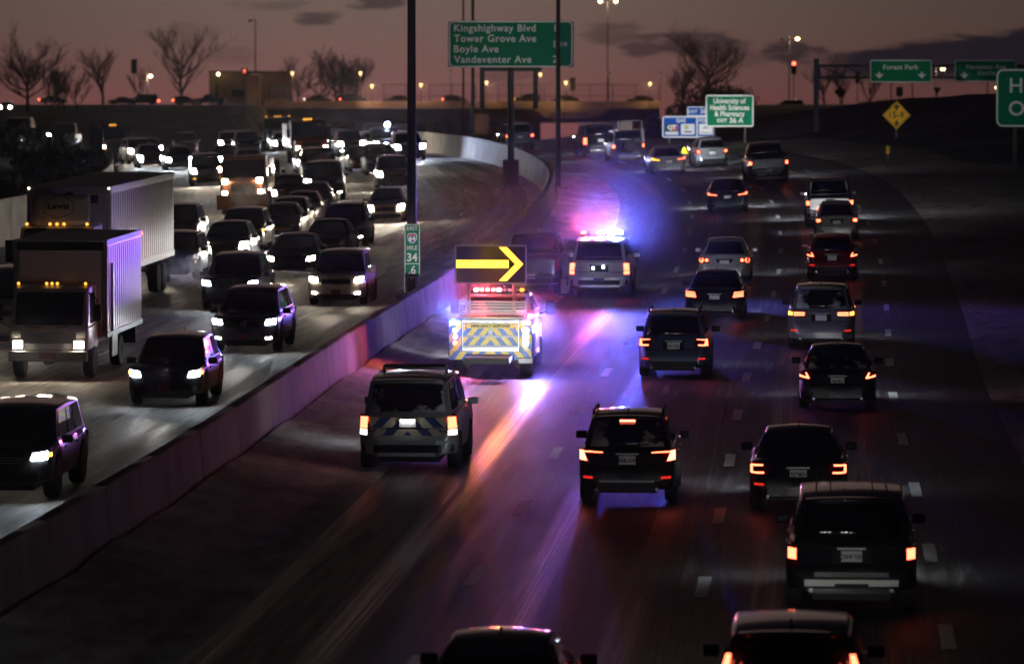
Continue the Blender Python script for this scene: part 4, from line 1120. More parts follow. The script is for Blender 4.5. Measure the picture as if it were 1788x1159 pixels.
q = MB().prism(rrect(23*k, 18*k, .04, 3, (1173-1201.5)*k, (222-226)*k), -.012, -.001).build('logo_panel', m_inkb, root)
MB().prism(rrect(11*k, 10.5*k, .02, 3, (1178-1201.5)*k, (222-223.5)*k), -.018, -.0125).build('emblem', m_lred, q)
text('QT', 10*k, m_white, q, (1173-1201.5)*k, -.022, (222-223)*k, bold=.05)
MB().prism(rrect(23*k, 5.5*k, .02, 3, (1173-1201.5)*k, (222-233)*k), -.018, -.0125).build('price_strip', m_white, q)
q = MB().prism(rrect(24*k, 18.5*k, .04, 3, (1201-1201.5)*k, (222-226)*k), -.012, -.001).build('logo_panel', m_white, root)
MB().prism(rrect(6.5*k, 7*k, 3.2*k, 6, (1198.5-1201.5)*k, (222-222.5)*k), -.018, -.0125).build('emblem', m_lgrn, q)
MB().prism(rrect(4.2*k, 4.4*k, 2*k, 6, (1198.5-1201.5)*k, (222-222.5)*k), -.022, -.0185).build('emblem', m_lyel, q)
MB().prism(rrect(13*k, 2.2*k, .02, 3, (1201-1201.5)*k, (222-230.3)*k), -.018, -.0125).build('wordmark', m_inkb, q)
q = MB().prism(rrect(23*k, 18.5*k, .04, 3, (1232-1201.5)*k, (222-226)*k), -.012, -.001).build('logo_panel', m_white, root)
MB().prism([((1226-1201.5)*k, (222-225)*k), ((1231-1201.5)*k, (222-219.5)*k), ((1235-1201.5)*k, (222-222)*k), ((1240-1201.5)*k, (222-225)*k)], -.018, -.0125).build('emblem', m_lgry, q)
MB().prism(rrect(18*k, 1.6*k, .02, 3, (1232-1201.5)*k, (222-232)*k), -.018, -.0125).build('wordmark', m_lgry, q)
legs(root, [-w*.36, w*.3], -h/2, -(272-222)*k, .05)

# large exit sign cut by the picture edge
Yh = 235
root, w, h = sign_at(1739.5, 1850, 121, 222, Yh, 'exit_sign', 'large dark green sign starting with the letters H and O, cut by the picture edge'); k = 1/ppm(Yh)
panel(root, w, h, .33, m_green, .085)
text('H', 36*k, m_white, root, (1774-1794.75)*k, -.016, (171.5-151)*k); text('O', 36*k, m_white, root, (1775-1794.75)*k, -.016, (171.5-191)*k)
legs(root, [-w*.2, w*.3], -h/2, -4.6, .09)

# overhead sign frame on the ramp
Yf = 308; k = 1/ppm(Yf)
gt = tag(empty('sign_gantry', P(1425, 250, Yf)), 'dark steel truss frame carrying the Forest Park and Hampton Ave signs over the ramp', 'sign frame')
def gpt(px, py): return Vector(((px-1425)*k, 0, (250-py)*k))
MB().box(tuple(gpt(1425, 178)), (.34, .34, 150*k)).build('upright', m_pole, gt)
MB().box(tuple(gpt(1860, 178)), (.34, .34, 150*k)).build('upright', m_pole, gt)
for y_ in (115.5, 136): MB().box(tuple(gpt(1642, y_)), (436*k, .16, .17)).build('chord', m_pole, gt)
for i in range(10):
    x_ = 1431 + i*43
    MB().tube([gpt(x_, 115.5), gpt(x_, 136)], .045, 6).build('web_member', m_pole, gt)
    MB().tube([gpt(x_, 115.5), gpt(x_+43, 136)], .045, 6).build('web_member', m_pole, gt)
def lanesign(px0, px1, py0, py1, lines, arrows, label):
    root, w, h = sign_at(px0, px1, py0, py1, Yf-.5, 'lane_sign', label)
    panel(root, w, h, .13, m_green, .055); cx, cz = (px0+px1)/2, (py0+py1)/2
    for s, x, y, sz in lines: text(s, sz*k, m_white, root, (x-cx)*k, -.016, (cz-y)*k, spacing=1.12, bold=.02)
    for x in arrows:
        a = [(-1.5, 5), (1.5, 5), (1.5, .5), (8, 1.5), (0, -6.5), (-8, 1.5), (-1.5, .5)]
        MB().prism([((x-cx+p)*k, (cz-131+q_)*k) for p, q_ in a], -.016, -.002).build('arrow', m_white, root)
    MB().box((0, .25, 0), (w*.8, .1, .12)).build('hanger', m_pole, root)
lanesign(1519, 1627, 105, 144.5, [('Forest Park', 1573, 118, 11.5)], (1535.5, 1609.5), 'green overhead sign reading Forest Park with two down arrows')
lanesign(1667, 1775, 105, 143, [('Hampton Ave', 1722, 117.5, 11), ('SOUTH', 1722, 129, 8.6)], (1684,), 'green overhead sign reading Hampton Ave South, overlapped by the larger sign')

def diamond(px, py, half, Y, label, inner):
    c = P(px, py, Y); k = 1/ppm(Y); root = tag(empty('warning_sign', c), label, 'sign')
    d = half*k
    MB().prism([(0, d), (d, 0), (0, -d), (-d, 0)], 0, .04).build('panel', m_yellow, root)
    o, i_ = d*.94, d*.88
    ring([(0, o), (o, 0), (0, -o), (-o, 0)], [(0, i_), (i_, 0), (0, -i_), (-i_, 0)], -.012, -.001).build('border', m_inkb, root)
    inner(root, d)
    return root, d, k
def in159(root, d):
    text('15-9', d*.62, m_inkb, root, 0, -.016, 0, bold=.02)
    for s in (1, -1):
        MB().prism([(-.07*d, s*.34*d), (.07*d, s*.34*d), (.07*d, s*.52*d), (.24*d, s*.50*d), (0, s*.80*d), (-.24*d, s*.50*d), (-.07*d, s*.52*d)], -.016, -.002).build('arrow', m_inkb, root)
root, d, k = diamond(1565.5, 201.5, 25, 285, 'yellow diamond sign reading 15-9 with up and down arrows', in159)
legs(root, [0], -d*.9, -3.4, .06)
def inlane(root, d):
    for s in (1, -1):
        MB().prism([(s*.15*d, -.3*d), (s*.30*d, -.3*d), (s*.36*d, .05*d), (s*.5*d, .02*d), (s*.28*d, .35*d), (s*.08*d, .05*d), (s*.2*d, .05*d)], -.016, -.002).build('arrow', m_inkb, root)
root, d, k = diamond(1467, 161, 10.8, 560, 'small far yellow diamond sign beside the gantry upright', inlane)
legs(root, [0], -d*.9, -(200-161)*k, .05)
root, w, h = sign_at(1565, 1576.5, 152, 169, 560, 'regulatory_sign', 'small white rectangular sign above the 15-9 diamond'); k = 1/ppm(560)
panel(root, w, h, .05, m_white, 0); legs(root, [0], -h/2, -(200-160)*k, .04)
root = tag(empty('yield_sign', P(1636.5, 159, 600)), 'inverted triangle yield sign on a post under the overhead signs', 'sign'); k = 1/ppm(600)
MB().prism([(-7.5*k, 6*k), (7.5*k, 6*k), (0, -7*k)], 0, .04).build('panel', plain('yield_red', (.25, .01, .012), .5), root)
MB().prism([(-4.6*k, 4.2*k), (4.6*k, 4.2*k), (0, -3.8*k)], -.012, -.001).build('panel', m_white, root)
legs(root, [0], -5*k, -(198-159)*k, .05)
for px, py, lb in ((1556, 172, 'thin dark signpost under the middle of the Forest Park sign'), (1593, 172, 'dark signpost with a box under the end of the Forest Park sign'), (1724, 172, 'dark signpost under the Hampton Ave sign')):
    root, H = pole_at(px, 196, 144, 700, .10, .08, 'sign_post', lb, 'post')
    if px != 1556: MB().box((0, 0, H*.35), (.45, .3, .9)).build('control_box', m_pole, root)

# mile marker on the barrier
Ym = 149.5
root, w, h = sign_at(706, 733.5, 391, 484, Ym, 'mile_marker', 'narrow green mile marker reading East 64 Mile 34 .6 on the barrier'); k = 1/ppm(Ym)
panel(root, w, h, .05, sheeting('marker_green', (.01, .17, .10)), .022); cx, cz = 719.7, 437.5
text('EAST', 10.5*k, m_white, root, 0, -.016, (cz-399)*k, sx=.82); text('MILE', 10.5*k, m_white, root, 0, -.016, (cz-433)*k, sx=.86)
text('34', 20*k, m_white, root, 0, -.016, (cz-450)*k, bold=.02, sx=.95); text('.6', 20*k, m_white, root, 0, -.016, (cz-472)*k, bold=.02, sx=.95)
MB().box((0, -.006, (cz-460.5)*k), (w*.95, .011, 1.2*k)).build('divider', m_white, root)
sh = [(-7.5, 7), (-4, 8.6), (0, 7.6), (4, 8.6), (7.5, 7), (8.6, 2), (7, -4), (3.5, -8), (0, -9.6), (-3.5, -8), (-7, -4), (-8.6, 2)]
MB().prism([(x*k, (cz-415.5+y)*k) for x, y in sh], -.012, -.001).build('shield', m_white, root)
MB().prism([(x*k*.88, (cz-415.5+y*.86)*k) for x, y in sh], -.018, -.0125).build('shield', plain('shield_blue', (.02, .05, .30), .5), root)
MB().prism([(x*k, (cz-415.5+y)*k) for x, y in ((-7, 3.6), (7, 3.6), (6.4, 6.4), (3.6, 7.2), (0, 6.4), (-3.6, 7.2), (-6.4, 6.4))], -.022, -.0185).build('shield', m_lred, root)
text('64', 11.5*k, m_white, root, 0, -.024, (cz-417)*k, bold=.03)
MB().box((0, .10, -.05), (.09, .06, h)).build('bracket', m_dull, root)

# tall panel with pale bars, edge of the left verge
root = tag(empty('roadside_panel', P(169, 303, 282)), 'tall dark roadside panel with pale bars along its top, beyond the white trailer', 'panel')
k = 1/ppm(282)
MB().box((0, 0, 40*k), (23*k, .12, 80*k)).build('panel', plain('dark_panel', (.02, .022, .028), .6), root)
for i in range(3): MB().box((0, -.09, (81+i*3)*k), (20*k, .05, 1.6*k), m=Matrix.Rotation(.25, 3, 'Y')).build('bar', m_dull, root)
for s in (-1, 1): MB().box((s*9*k, .1, 30*k), (.1, .1, 100*k)).build('post', m_pole, root)

# yellow covered marker and pale post beside the carriageway
root = tag(empty('hazard_marker', ground(1195, 272)), 'bright yellow hooded marker standing at the roadside between two silver cars', 'marker')
k = 1/ppm(root.location.y)
MB().lathe([(7*k, 0), (6.5*k, 5*k), (5*k, 9*k), (2.5*k, 13*k), (.5*k, 15*k)], 12).build('hood', plain('marker_yellow', (.75, .62, .02), .5), root, smooth=True)
MB().box((0, 0, .05), (16*k, 16*k, .1)).build('base', m_black, root)
root = tag(empty('marker_post', ground(984, 516)), 'pale square post on the snow beside the white police vehicle', 'post')
MB().box((0, 0, .28), (.20, .12, .56)).build('post', m_bridge, root, bevel=.015); MB().box((0, 0, .03), (.4, .3, .06)).build('base', m_black, root)
root = tag(empty('marker_post', P(1550, 262, 250)), 'dim yellow marker post on the dark slope below the 15-9 sign', 'post')
MB().box((0, 0, 0), (.18, .1, .42)).build('post', m_yellow, root); MB().box((0, .03, -.9), (.08, .06, 1.9)).build('stake', m_pole, root)
# ------------------------------------------------------------------ vehicles driving away, on the near carriageway
G_R = 'cars heading away from the camera'
G_L = 'cars coming towards the camera'
m_strb, m_stry = plain('chevron_blue', (.03, .16, .46), .4), plain('chevron_yellow', (.80, .62, .04), .4)
m_pblue, m_ptan = plain('stripe_navy', (.015, .03, .12), .4), plain('stripe_tan', (.40, .33, .24), .4)

# near police vehicle
c = car(719, 818, 'bigsuv', (.30, .295, .29), 'silver police vehicle with blue chevrons across its tailgate following the emergency truck', tail='tall', side=2, name='police_vehicle', cat='police car',
        glass=m_frost, plate=False, lit=True, beam=2.0, dims={'H': 1.93})
police_near = c; rt = c.root; y_ = c.fy(.95, 0, 'r') - .012
e_tl = [o for o in rt.children]
zb0, zb1 = .80, 1.10
chevrons(-.78, .78, .93, 1.14, y_, .22, .95, m_pblue, rt, phase=.10); chevrons(-.70, .70, .72, .90, c.fy(.8, 0, 'r')-.014, .22, .95, m_pblue, rt, phase=-.08)
chevrons(-.78, .78, .93, 1.14, y_, .22, .95, m_ptan, rt, phase=.32); chevrons(-.70, .70, .72, .90, c.fy(.8, 0, 'r')-.014, .22, .95, m_ptan, rt, phase=.14)
pl = MB().box((0, y_-.04, 1.03), (.34, .03, .17)).build('number_plate', m_plate, rt)
for s in (-1, 1):
    MB().box((s*.08, y_-.075, 1.125), (.07, .05, .03)).build('plate_lamp', m_chrome, rt)
    lamp('plate_light', 'POINT', (s*.08, y_-.10, 1.10), 1.2, (.92, .95, 1.0), rt, size=.015)
MB().box((0, y_-.03, .905), (.9, .05, .035)).build('step_trim', m_chrome, rt)
bar = MB().box((0, -.55, c.H+.16), (1.30, .34, .05)).build('light_bar', m_black, rt, bevel=.02)
MB().box((0, -.55, c.H+.11), (1.22, .28, .06)).build('clear_lens', m_lensoff, bar, bevel=.02)
for s in (-1, 1): MB().box((s*.66, -.55, c.H+.08), (.06, .1, .16)).build('foot', m_dull, bar)
for s in (-1, 1): MB().tube([(s*.76, -1.9, c.H-.02), (s*.76, 0.2, c.H+.0)], .025, 6).build('roof_rail', m_dull, rt)

# emergency truck with the arrow board
def emergency_truck():
    wb = 3.7
    loc, rot = place(862, 655, True, wb)
    root = tag(empty('emergency_truck', loc, rot), 'emergency truck with yellow and blue chevrons and a lit arrow board raised above it', 'emergency truck')
    m = paint((.55, .54, .53)); W = 2.22; yr = -wb/2 - 1.05
    MB().box((0, yr+1.35, 1.02), (W, 2.6, 1.05)).build('service_body', m, root, bevel=.03)
    MB().box((0, yr+1.3, .56), (1.2, 5.6, .16)).build('chassis', m_black, root)
    # cab
    MB().box((0, yr+3.55, 1.15), (2.0, 1.75, .95)).build('cab_lower', m, root, bevel=.06)
    b = MB(); prof = [(yr+2.72, 1.55, .94), (yr+2.80, 2.04, .80), (yr+3.95, 2.04, .80), (yr+4.45, 1.55, .94)]
    b.v = [(s*w, y, z) for y, z, w in prof for s in (-1, 1)]
    b.f = [(0,1,3,2), (2,3,5,4), (4,5,7,6), (0,2,4,6), (1,7,5,3)]
    b.build('cab', m, root, bevel=.05)
    MB().box((0, yr+2.735, 1.78), (1.5, .03, .38), m=Matrix.Rotation(-.14, 3, 'X')).build('rear_window', m_glass, root)
    for s in (-1, 1):
        MB().add([(s*.955, yr+2.95, 1.56), (s*.955, yr+4.30, 1.56), (s*.83, yr+3.95, 1.98), (s*.83, yr+2.95, 1.98)], [(0,1,2,3)]).build('side_window', m_glass, root, solid=.02)
        a = MB().tube([(s*1.0, yr+4.2, 1.45), (s*1.22, yr+4.15, 1.52)], .025, 6).build('mirror_arm', m_black, root)
        MB().box((s*1.30, yr+4.12, 1.62), (.24, .10, .36)).build('mirror', m_black, root, bevel=.03)
    MB().box((0, yr+5.1, 1.0), (1.96, 1.4, .70)).build('hood', m, root, bevel=.10)
    for s in (-1, 1):
        MB().box((s*.72, yr+5.81, 1.05), (.34, .04, .24)).build('headlamp', e_headW, root)
    # louvred headboard above the tailgate
    for i in range(6): MB().box((0, yr+.75, 1.60+.072*i), (1.72, .05, .045)).build('headboard_slat', m_dull, root)
    for s in (-1, 1): MB().box((s*.88, yr+.75, 1.78), (.05, .06, .50)).build('headboard_post', m_dull, root)
    MB().box((0, yr+.45, 1.57), (1.75, .7, .04)).build('bed_lid', m_dull, root)
    # lamp columns
    for s in (-1, 1):
        col = MB().box((s*.93, yr+.0, 1.03), (.36, .10, 1.06)).build('lamp_column', m_strb, root, bevel=.02)
        chevrons((s*.93)-.16, (s*.93)+.16, .58, 1.48, yr-.055, .16, .75*1, m_stry, root, phase=.05)
        for i in range(3):
            z = 1.26 - .165*i
            q = MB().lathe([(.09, -.012), (.09, .012)], 16, 'y', (s*.93, yr-.075, z)).build('round_lamp', m_chrome, root)
            lit_m = e_white if (i < 2 and s == 1) or (i == 0) else (e_tail if s == -1 and i == 2 else e_pinkw)
            MB().lathe([(.07, -.012), (.07, .012)], 16, 'y', (s*.93, yr-.092, z)).build('lens', lit_m, q)
        MB().box((s*.93, yr-.075, 1.46), (.20, .04, .085)).build('strobe', e_bluew if s == -1 else e_pink, root)
        MB().box((s*.93, yr-.075, .64), (.22, .04, .075)).build('strobe', e_pink if s == -1 else e_bluew, root)
    # tailgate in two leaves, with the chevrons
    MB().box((0, yr+.03, 1.15), (1.46, .06, .62)).build('tailgate', m_strb, root)
    chevrons(-.72, .72, 1.13, 1.45, yr, .155, .80, m_stry, root, phase=.16)
    MB().box((0, yr-.0, 1.10), (1.46, .07, .045)).build('gap_trim', m_dull, root)
    chevrons(-.72, .72, .87, 1.075, yr, .155, .80, m_stry, root, phase=.12)
    MB().box((0, yr+.02, .82), (1.46, .10, .06)).build('gap_trim', m_dull, root)
    nm = MB().box((0, yr-.02, 1.375), (1.36, .03, .13)).build('name_board', m_stry, root)
    text('EMERGENCY RESPONSE', .105, m_inkb, nm, 0, yr-.038, 1.372, bold=.03, sx=.92)
    MB().box((0, yr-.02, 1.22), (.11, .05, .16)).build('latch', m_dull, root)
    for s in (-1, 1):
        for z in (1.42, 1.33): MB().lathe([(.022, -.01), (.022, .01)], 8, 'y', (s*.645, yr-.045, z)).build('bolt', m_black, nm)
    bp_ = MB().box((0, yr-.02, .60), (2.20, .16, .22)).build('step_bumper', m_strb, root)
    chevrons(-1.08, 1.08, .495, .705, yr-.10, .17, .80, m_stry, root, phase=.10)
    text('KEEP BACK 200 FEET', .10, m_white, bp_, .16, yr-.116, .60, bold=.03)
    MB().box((.93, yr-.06, .47), (.40, .16, .16)).build('step_end', m_dull, root, bevel=.02)
    MB().tube([(-.5, yr+.15, .44), (.5, yr+.15, .44)], .05, 8).build('tow_bar', m_dull, root)
    for s in (-1, 1):
        MB().box((s*.80, yr+.75, .45), (.42, .03, .45)).build('mud_flap', m_black, root)
    for y in (-wb/2, wb/2):
        for s in (1, -1): wheel(root, s*.88, y, .40, .30, 0)
    # roof beacons
    rb = MB().box((0, yr+3.05, 2.10), (1.55, .26, .07)).build('beacon_bar', m_black, root, bevel=.02)
    for i in range(9):
        x = -.62 + .155*i
        MB().box((x, yr+2.98, 2.155), (.11, .17, .085)).build('beacon', (e_red if i in (1, 2, 3) else e_pink if i in (0, 4) else m_lensoff if i < 8 else e_amber_b), rb, bevel=.012)
    # arrow board
    bd = MB().box((-.14, yr+1.9, 2.90), (1.90, .10, 1.02)).build('arrow_board', plain('board_face', (.025, .023, .021), .6, 0, .2), root)
    ring([(-1.1, 2.38), (.82, 2.38), (.82, 3.42), (-1.1, 3.42)], [(-1.06, 2.42), (.78, 2.42), (.78, 3.38), (-1.06, 3.38)], yr+1.82, yr+1.90).build('frame', m_dull, bd)
    for s in (-.75, .48): MB().tube([(s, yr+1.95, 1.55), (s, yr+1.95, 2.4)], .04, 6).build('support', m_dull, root)
    zc_, y0 = 2.91, yr+1.84
    def lampbar(pts, name): return MB().prism(pts, y0-.015, y0+.004).build(name, e_arrow, bd)
    lampbar([(-1.06, zc_-.105), (.34, zc_-.105), (.34, zc_+.105), (-1.06, zc_+.105)], 'arrow_shaft')
    for s in (1, -1): lampbar([(.08, zc_+s*.45), (.29, zc_+s*.45), (.73, zc_+.0), (.52, zc_+.0)], 'arrow_head')
    # what the lamps throw on the road, the snow and the barrier; upward strobe_glow spots added to light the halos
    lamp('arrow_light', 'AREA', (-.1, yr+1.6, 2.9), 70, (1, .50, .08), root, direction=(0, -1, -.25), size=.6)
    lamp('beacon_light', 'SPOT', (-.45, yr+2.8, 2.34), 520, (1, .06, .10), root, direction=(0, -1, -.05), angle=165, blend=.4, size=.12)
    lamp('strobe_light', 'SPOT', (-.98, yr-.22, 1.50), 330, (.12, .16, 1.0), root, direction=(0, -1, -.05), angle=165, blend=.4, size=.06)
    lamp('strobe_light', 'SPOT', (.98, yr-.22, .66), 260, (.36, .32, 1.0), root, direction=(0, -1, -.05), angle=165, blend=.4, size=.06)
    lamp('strobe_light', 'SPOT', (.98, yr-.22, 1.50), 200, (1, .18, .34), root, direction=(0, -1, -.05), angle=165, blend=.4, size=.06)
    lamp('strobe_light', 'SPOT', (-.98, yr-.22, .62), 200, (1, .12, .16), root, direction=(0, -1, -.05), angle=165, blend=.4, size=.06)
    lamp('side_strobe', 'POINT', (1.22, yr+1.6, 1.2), 420, (.2, .16, 1.0), root, size=.08)
    for x, y, z, e, cl in ((-.45, yr+2.9, 2.22, 2200, (1, .05, .10)), (.62, yr+2.9, 2.22, 900, (1, .45, .05)), (-.98, yr-.1, 1.5, 2500, (.12, .17, 1)), (.98, yr-.1, 1.5, 1400, (1, .12, .3)), (1.2, yr+1.5, 1.2, 2400, (.16, .10, 1)), (-.1, yr+1.72, 3.0, 800, (1, .36, .02))):
        lamp('strobe_glow', 'SPOT', (x, y, z), e, cl, root, direction=(0, -1, 1.0), angle=92, blend=.5, size=.08)
    sl = MB().box((1.13, yr+1.9, .62), (.03, .28, .09)).build('side_lamp', e_tail, root)
    lamp('headlight_beam', 'SPOT', (0, yr+5.95, 1.0), BEAM_AWAY*7, (.8, .85, 1), root, direction=(0, 1, .05), angle=34, blend=1.0, size=.18)
    return root
e_pinkw = emit('pink_white_lamp', (1.0, .62, .70), 2.2)
etruck = emergency_truck()

# far police vehicle, white, all lights running
c = car(1049, 516, 'bigsuv', (.62, .61, .60), 'white police vehicle with its red, pink and blue roof lights running on the shoulder', tail='tall', name='police_vehicle', cat='police car', plate=False, beam=2.0)
rt = c.root; yb = -.75; police_far = rt
bar = MB().box((0, yb, c.H+.10), (1.45, .30, .05)).build('light_bar', m_black, rt, bevel=.02)
for i in range(8):
    x = -.63 + .18*i
    mt = (e_red, m_lensoff, m_lensoff, e_pink, m_lensoff, e_bluew, e_bluew, e_bluew)[i]
    MB().box((x, yb, c.H+.17), (.16, .26, .10)).build("beacon", mt, bar, bevel=.015)
lamp('roof_glow', 'SPOT', (.5, yb-.2, c.H+.22), 6500, (.07, .12, 1.0), rt, direction=(0, -1, .35), angle=150, blend=.5, size=.12)
lamp('roof_glow', 'SPOT', (-.05, yb-.2, c.H+.22), 550, (1.0, .10, .40), rt, direction=(0, -1, .35), angle=150, blend=.5, size=.1)
lamp('roof_glow', 'SPOT', (-.62, yb-.2, c.H+.2), 1500, (1.0, .10, .16), rt, direction=(0, -1, 1.0), angle=92, blend=.5, size=.1)
lamp('roof_light', 'SPOT', (.5, yb-.25, c.H+.34), 700, (.10, .19, 1.0), rt, direction=(0, -1, -.02), angle=165, blend=.4, size=.15)
lamp('roof_light', 'SPOT', (-.05, yb-.25, c.H+.34), 520, (1.0, .20, .42), rt, direction=(0, -1, -.02), angle=165, blend=.4, size=.12)
lamp('roof_light', 'SPOT', (-.62, yb-.25, c.H+.34), 330, (1.0, .10, .12), rt, direction=(0, -1, -.02), angle=165, blend=.4, size=.12)
MB().box((-.15, c.yA[0]+.20, c.H-.12), (.42, .05, .05)).build('brake_lamp', e_tail, rt)
for s in (-1, 1):
    MB().box((s*.17-.03, c.fy(1.0, 0, 'r')-.03, 1.0+.02*s), (.07, .05, .085)).build('strobe', e_bluew, rt)
MB().box((0, c.fy(.6, 0, 'r')-.06, .60), (.36, .02, .12)).build('number_plate', m_pblue, rt)

car(930, 513, 'pickup', CHAR, 'dark pickup truck parked on the snowy shoulder just behind the arrow board', tail='box', lit=False, head=None, group=G_R, beam=0, dims={'H': 1.98, 'W': 1.95})

FROST = dict(glass=m_frost)
right = [
 (1098, 872, 'suv', (.010, .010, .012), 'black wagon with roof rails, red hook tail lamps and a lit centre brake lamp', dict(tail='cline', rails=True, brake3=True, plate_text='KN0 A70', reflect=True, trim=None, glass=m_frost, dims={'H': 1.69, 'W': 1.88})),
 (1178, 657, 'suv', (.055, .075, .15), 'blue wagon with C shaped tail lamps, close behind the dark sedan with striped tail lamps', dict(tail='cshape', rails=True, plate_text='DF1 P2E', reflect=True, dims={'W': 1.86})),
 (1249, 556, 'sedan', (.012, .012, .020), 'dark sedan with striped tail lamps, between the white sedan and the blue wagon', dict(tail='bars', dims={'W': 1.86})),
 (1266, 492, 'sedan', (.52, .52, .52), 'white sedan with four round tail lamps', dict(tail='rounds', dims={'H': 1.48})),
 (1271, 371, 'sedan', (.014, .015, .024), 'dark blue sedan with slim angled tail lamps, alone in its lane', dict(tail='slim')),
 (1341, 318, 'pickup', (.008, .008, .009), 'black pickup truck ahead of the others on the snowy outer lane', dict(tail='box')),
 (1166, 305, 'sedan', (.40, .39, .38), 'silver sedan with one amber turn signal blinking', dict(tail='slim', one='amberleft', dims={'H': 1.46})),
 (1242, 291, 'hatch', (.34, .34, .34), 'silver hatchback beside the yellow hooded marker, under the university sign', dict(tail='plain', beam=14.0, dims={'H': 1.58})),
 (1096, 284, 'jeep', (.016, .016, .018), 'dark off roader with square red tail lamps, loaded with boxes and a rack', dict(tail='box')),
 (1046, 273, 'bigsuv', (.013, .014, .022), 'dark large utility vehicle with tall red tail lamps, beside the loaded off roader', dict(tail='tall')),
 (906, 262, 'suv', (.20, .20, .20), 'grey utility vehicle half hidden by the column of the destination sign', dict(tail='plain')),
 (1449, 394, 'pickup', (.52, .51, .50), 'white pickup truck with a black roof rack over its bed', dict(tail='box', name='pickup_truck')),
 (1461, 417, 'sedan', (.46, .45, .44), 'white compact sedan tucked between the white pickup truck and the red car', dict(tail='plain', beam=.25, dims={'W': 1.75, 'H': 1.46})),
 (1453, 486, 'hatch', (.20, .008, .012), 'dark red hatchback with slanted tail lamps', dict(tail='hook', reflect=True, dims={'W': 1.80, 'H': 1.55})),
 (1434, 605, 'suv', (.17, .175, .185), 'grey utility vehicle with a frosted rear window and amber tipped tail lamps', dict(tail='twobars', one='amber', reflect=True, trim=paint((.26, .26, .27)), glass=m_frost, dims={'W': 1.92, 'H': 1.76})),
 (1462, 712, 'sedan', (.012, .012, .014), 'black sedan with a frosted rear window and chrome trimmed boot', dict(tail='hook', glass=m_frost, plate_text='TJ6 4L2', dims={'W': 1.86})),
 (1394, 886, 'sedan', (.006, .006, .008), 'black sedan with U shaped tail lamps and plate TJ7 M5V', dict(tail='ushape', plate_text='TJ7*M5V', reflect=True, dims={'W': 1.86})),
 (1486, 1062, 'bigsuv', (.012, .013, .017), 'very large black utility vehicle with pale bumper strip and plate CW4 15N', dict(tail='box', plate_text='CW4*15N', dims={'H': 1.80, 'W': 2.0})),
 (1381, 1335, 'suv', (.010, .012, .020), 'black utility vehicle with tall window-high tail lamps, cut by the picture bottom', dict(tail='column', dims={'H': 1.68})),
 (866, 1335, 'sedan', (.008, .009, .012), 'black sedan, only its roof and rear window above the picture bottom', dict(tail='plain', dims={'W': 1.84})),
]
made = {}
for px, py, kd, col, lb, o in right:
    o = dict(o); bm_ = o.pop('beam', 1.0)
    made[lb] = car(px, py, kd, col, lb, True, group=G_R, beam=bm_, lod=0 if py > 400 else 1, **o)
c = made['white pickup truck with a black roof rack over its bed']
for y in (c.yr+.25, c.yA[0]-.05):
    MB().tube([(-.9, y, c.belt-.05), (-.8, y, c.H+.02), (.8, y, c.H+.02), (.9, y, c.belt-.05)], .035, 6).build('rack_hoop', m_black, c.root)
for s in (-1, 1): MB().tube([(s*.8, c.yr+.25, c.H+.02), (s*.8, c.yA[2], c.H+.06)], .03, 6).build('rack_rail', m_black, c.root)
c = made['very large black utility vehicle with pale bumper strip and plate CW4 15N']
c.slab(.46, .56, c.W*.36, 'r', plain('pale_bumper', (.38, .36, .33), .4, .3), 'skid_plate', .09, .05)
c.slab(.44, .50, c.W*.13, 'r', m_black, 'tow_cover', .11, .05)
for i in range(6): MB().box((-.55+.22*i, -.2, c.H+.03), (.02, 2.6, .02)).build('roof_rib', m_black, c.root)
c = made['black wagon with roof rails, red hook tail lamps and a lit centre brake lamp']
c.slab(.43, .47, c.W*.28, 'r', m_dull, 'bumper_strip', .07, .03)
c = made['black sedan with a frosted rear window and chrome trimmed boot']
c.slab(.60, .625, c.W*.36, 'r', m_chrome, 'boot_trim', .02, .02); c.slab(.87, .90, c.W*.30, 'r', m_chrome, 'boot_trim', .02, .02)
c = made['black sedan with U shaped tail lamps and plate TJ7 M5V']
c.slab(.845, .86, c.W*.30, 'r', m_chrome, 'boot_trim', .02, .02)
c = made['dark off roader with square red tail lamps, loaded with boxes and a rack']
MB().box((-.05, -1.1, c.H+.28), (.75, .9, .55)).build('roof_box', plain('tan_box', (.22, .16, .12), .7), c.root, bevel=.02)
MB().box((.78, -1.5, 1.5), (.35, .35, .75)).build('side_box', plain('grey_box', (.12, .12, .13), .7), c.root, bevel=.02)
for s in (-1, 1): MB().tube([(s*.8, -1.9, c.H-.3), (s*.8, -1.9, c.H+.5), (s*.8, .4, c.H+.5)], .025, 5).build('rack_rail', m_dull, c.root)
for i in range(5): MB().tube([(-.8, -1.9+.55*i, c.H+.5), (.8, -1.9+.55*i, c.H+.5)], .02, 5).build('rack_bar', m_dull, c.root)

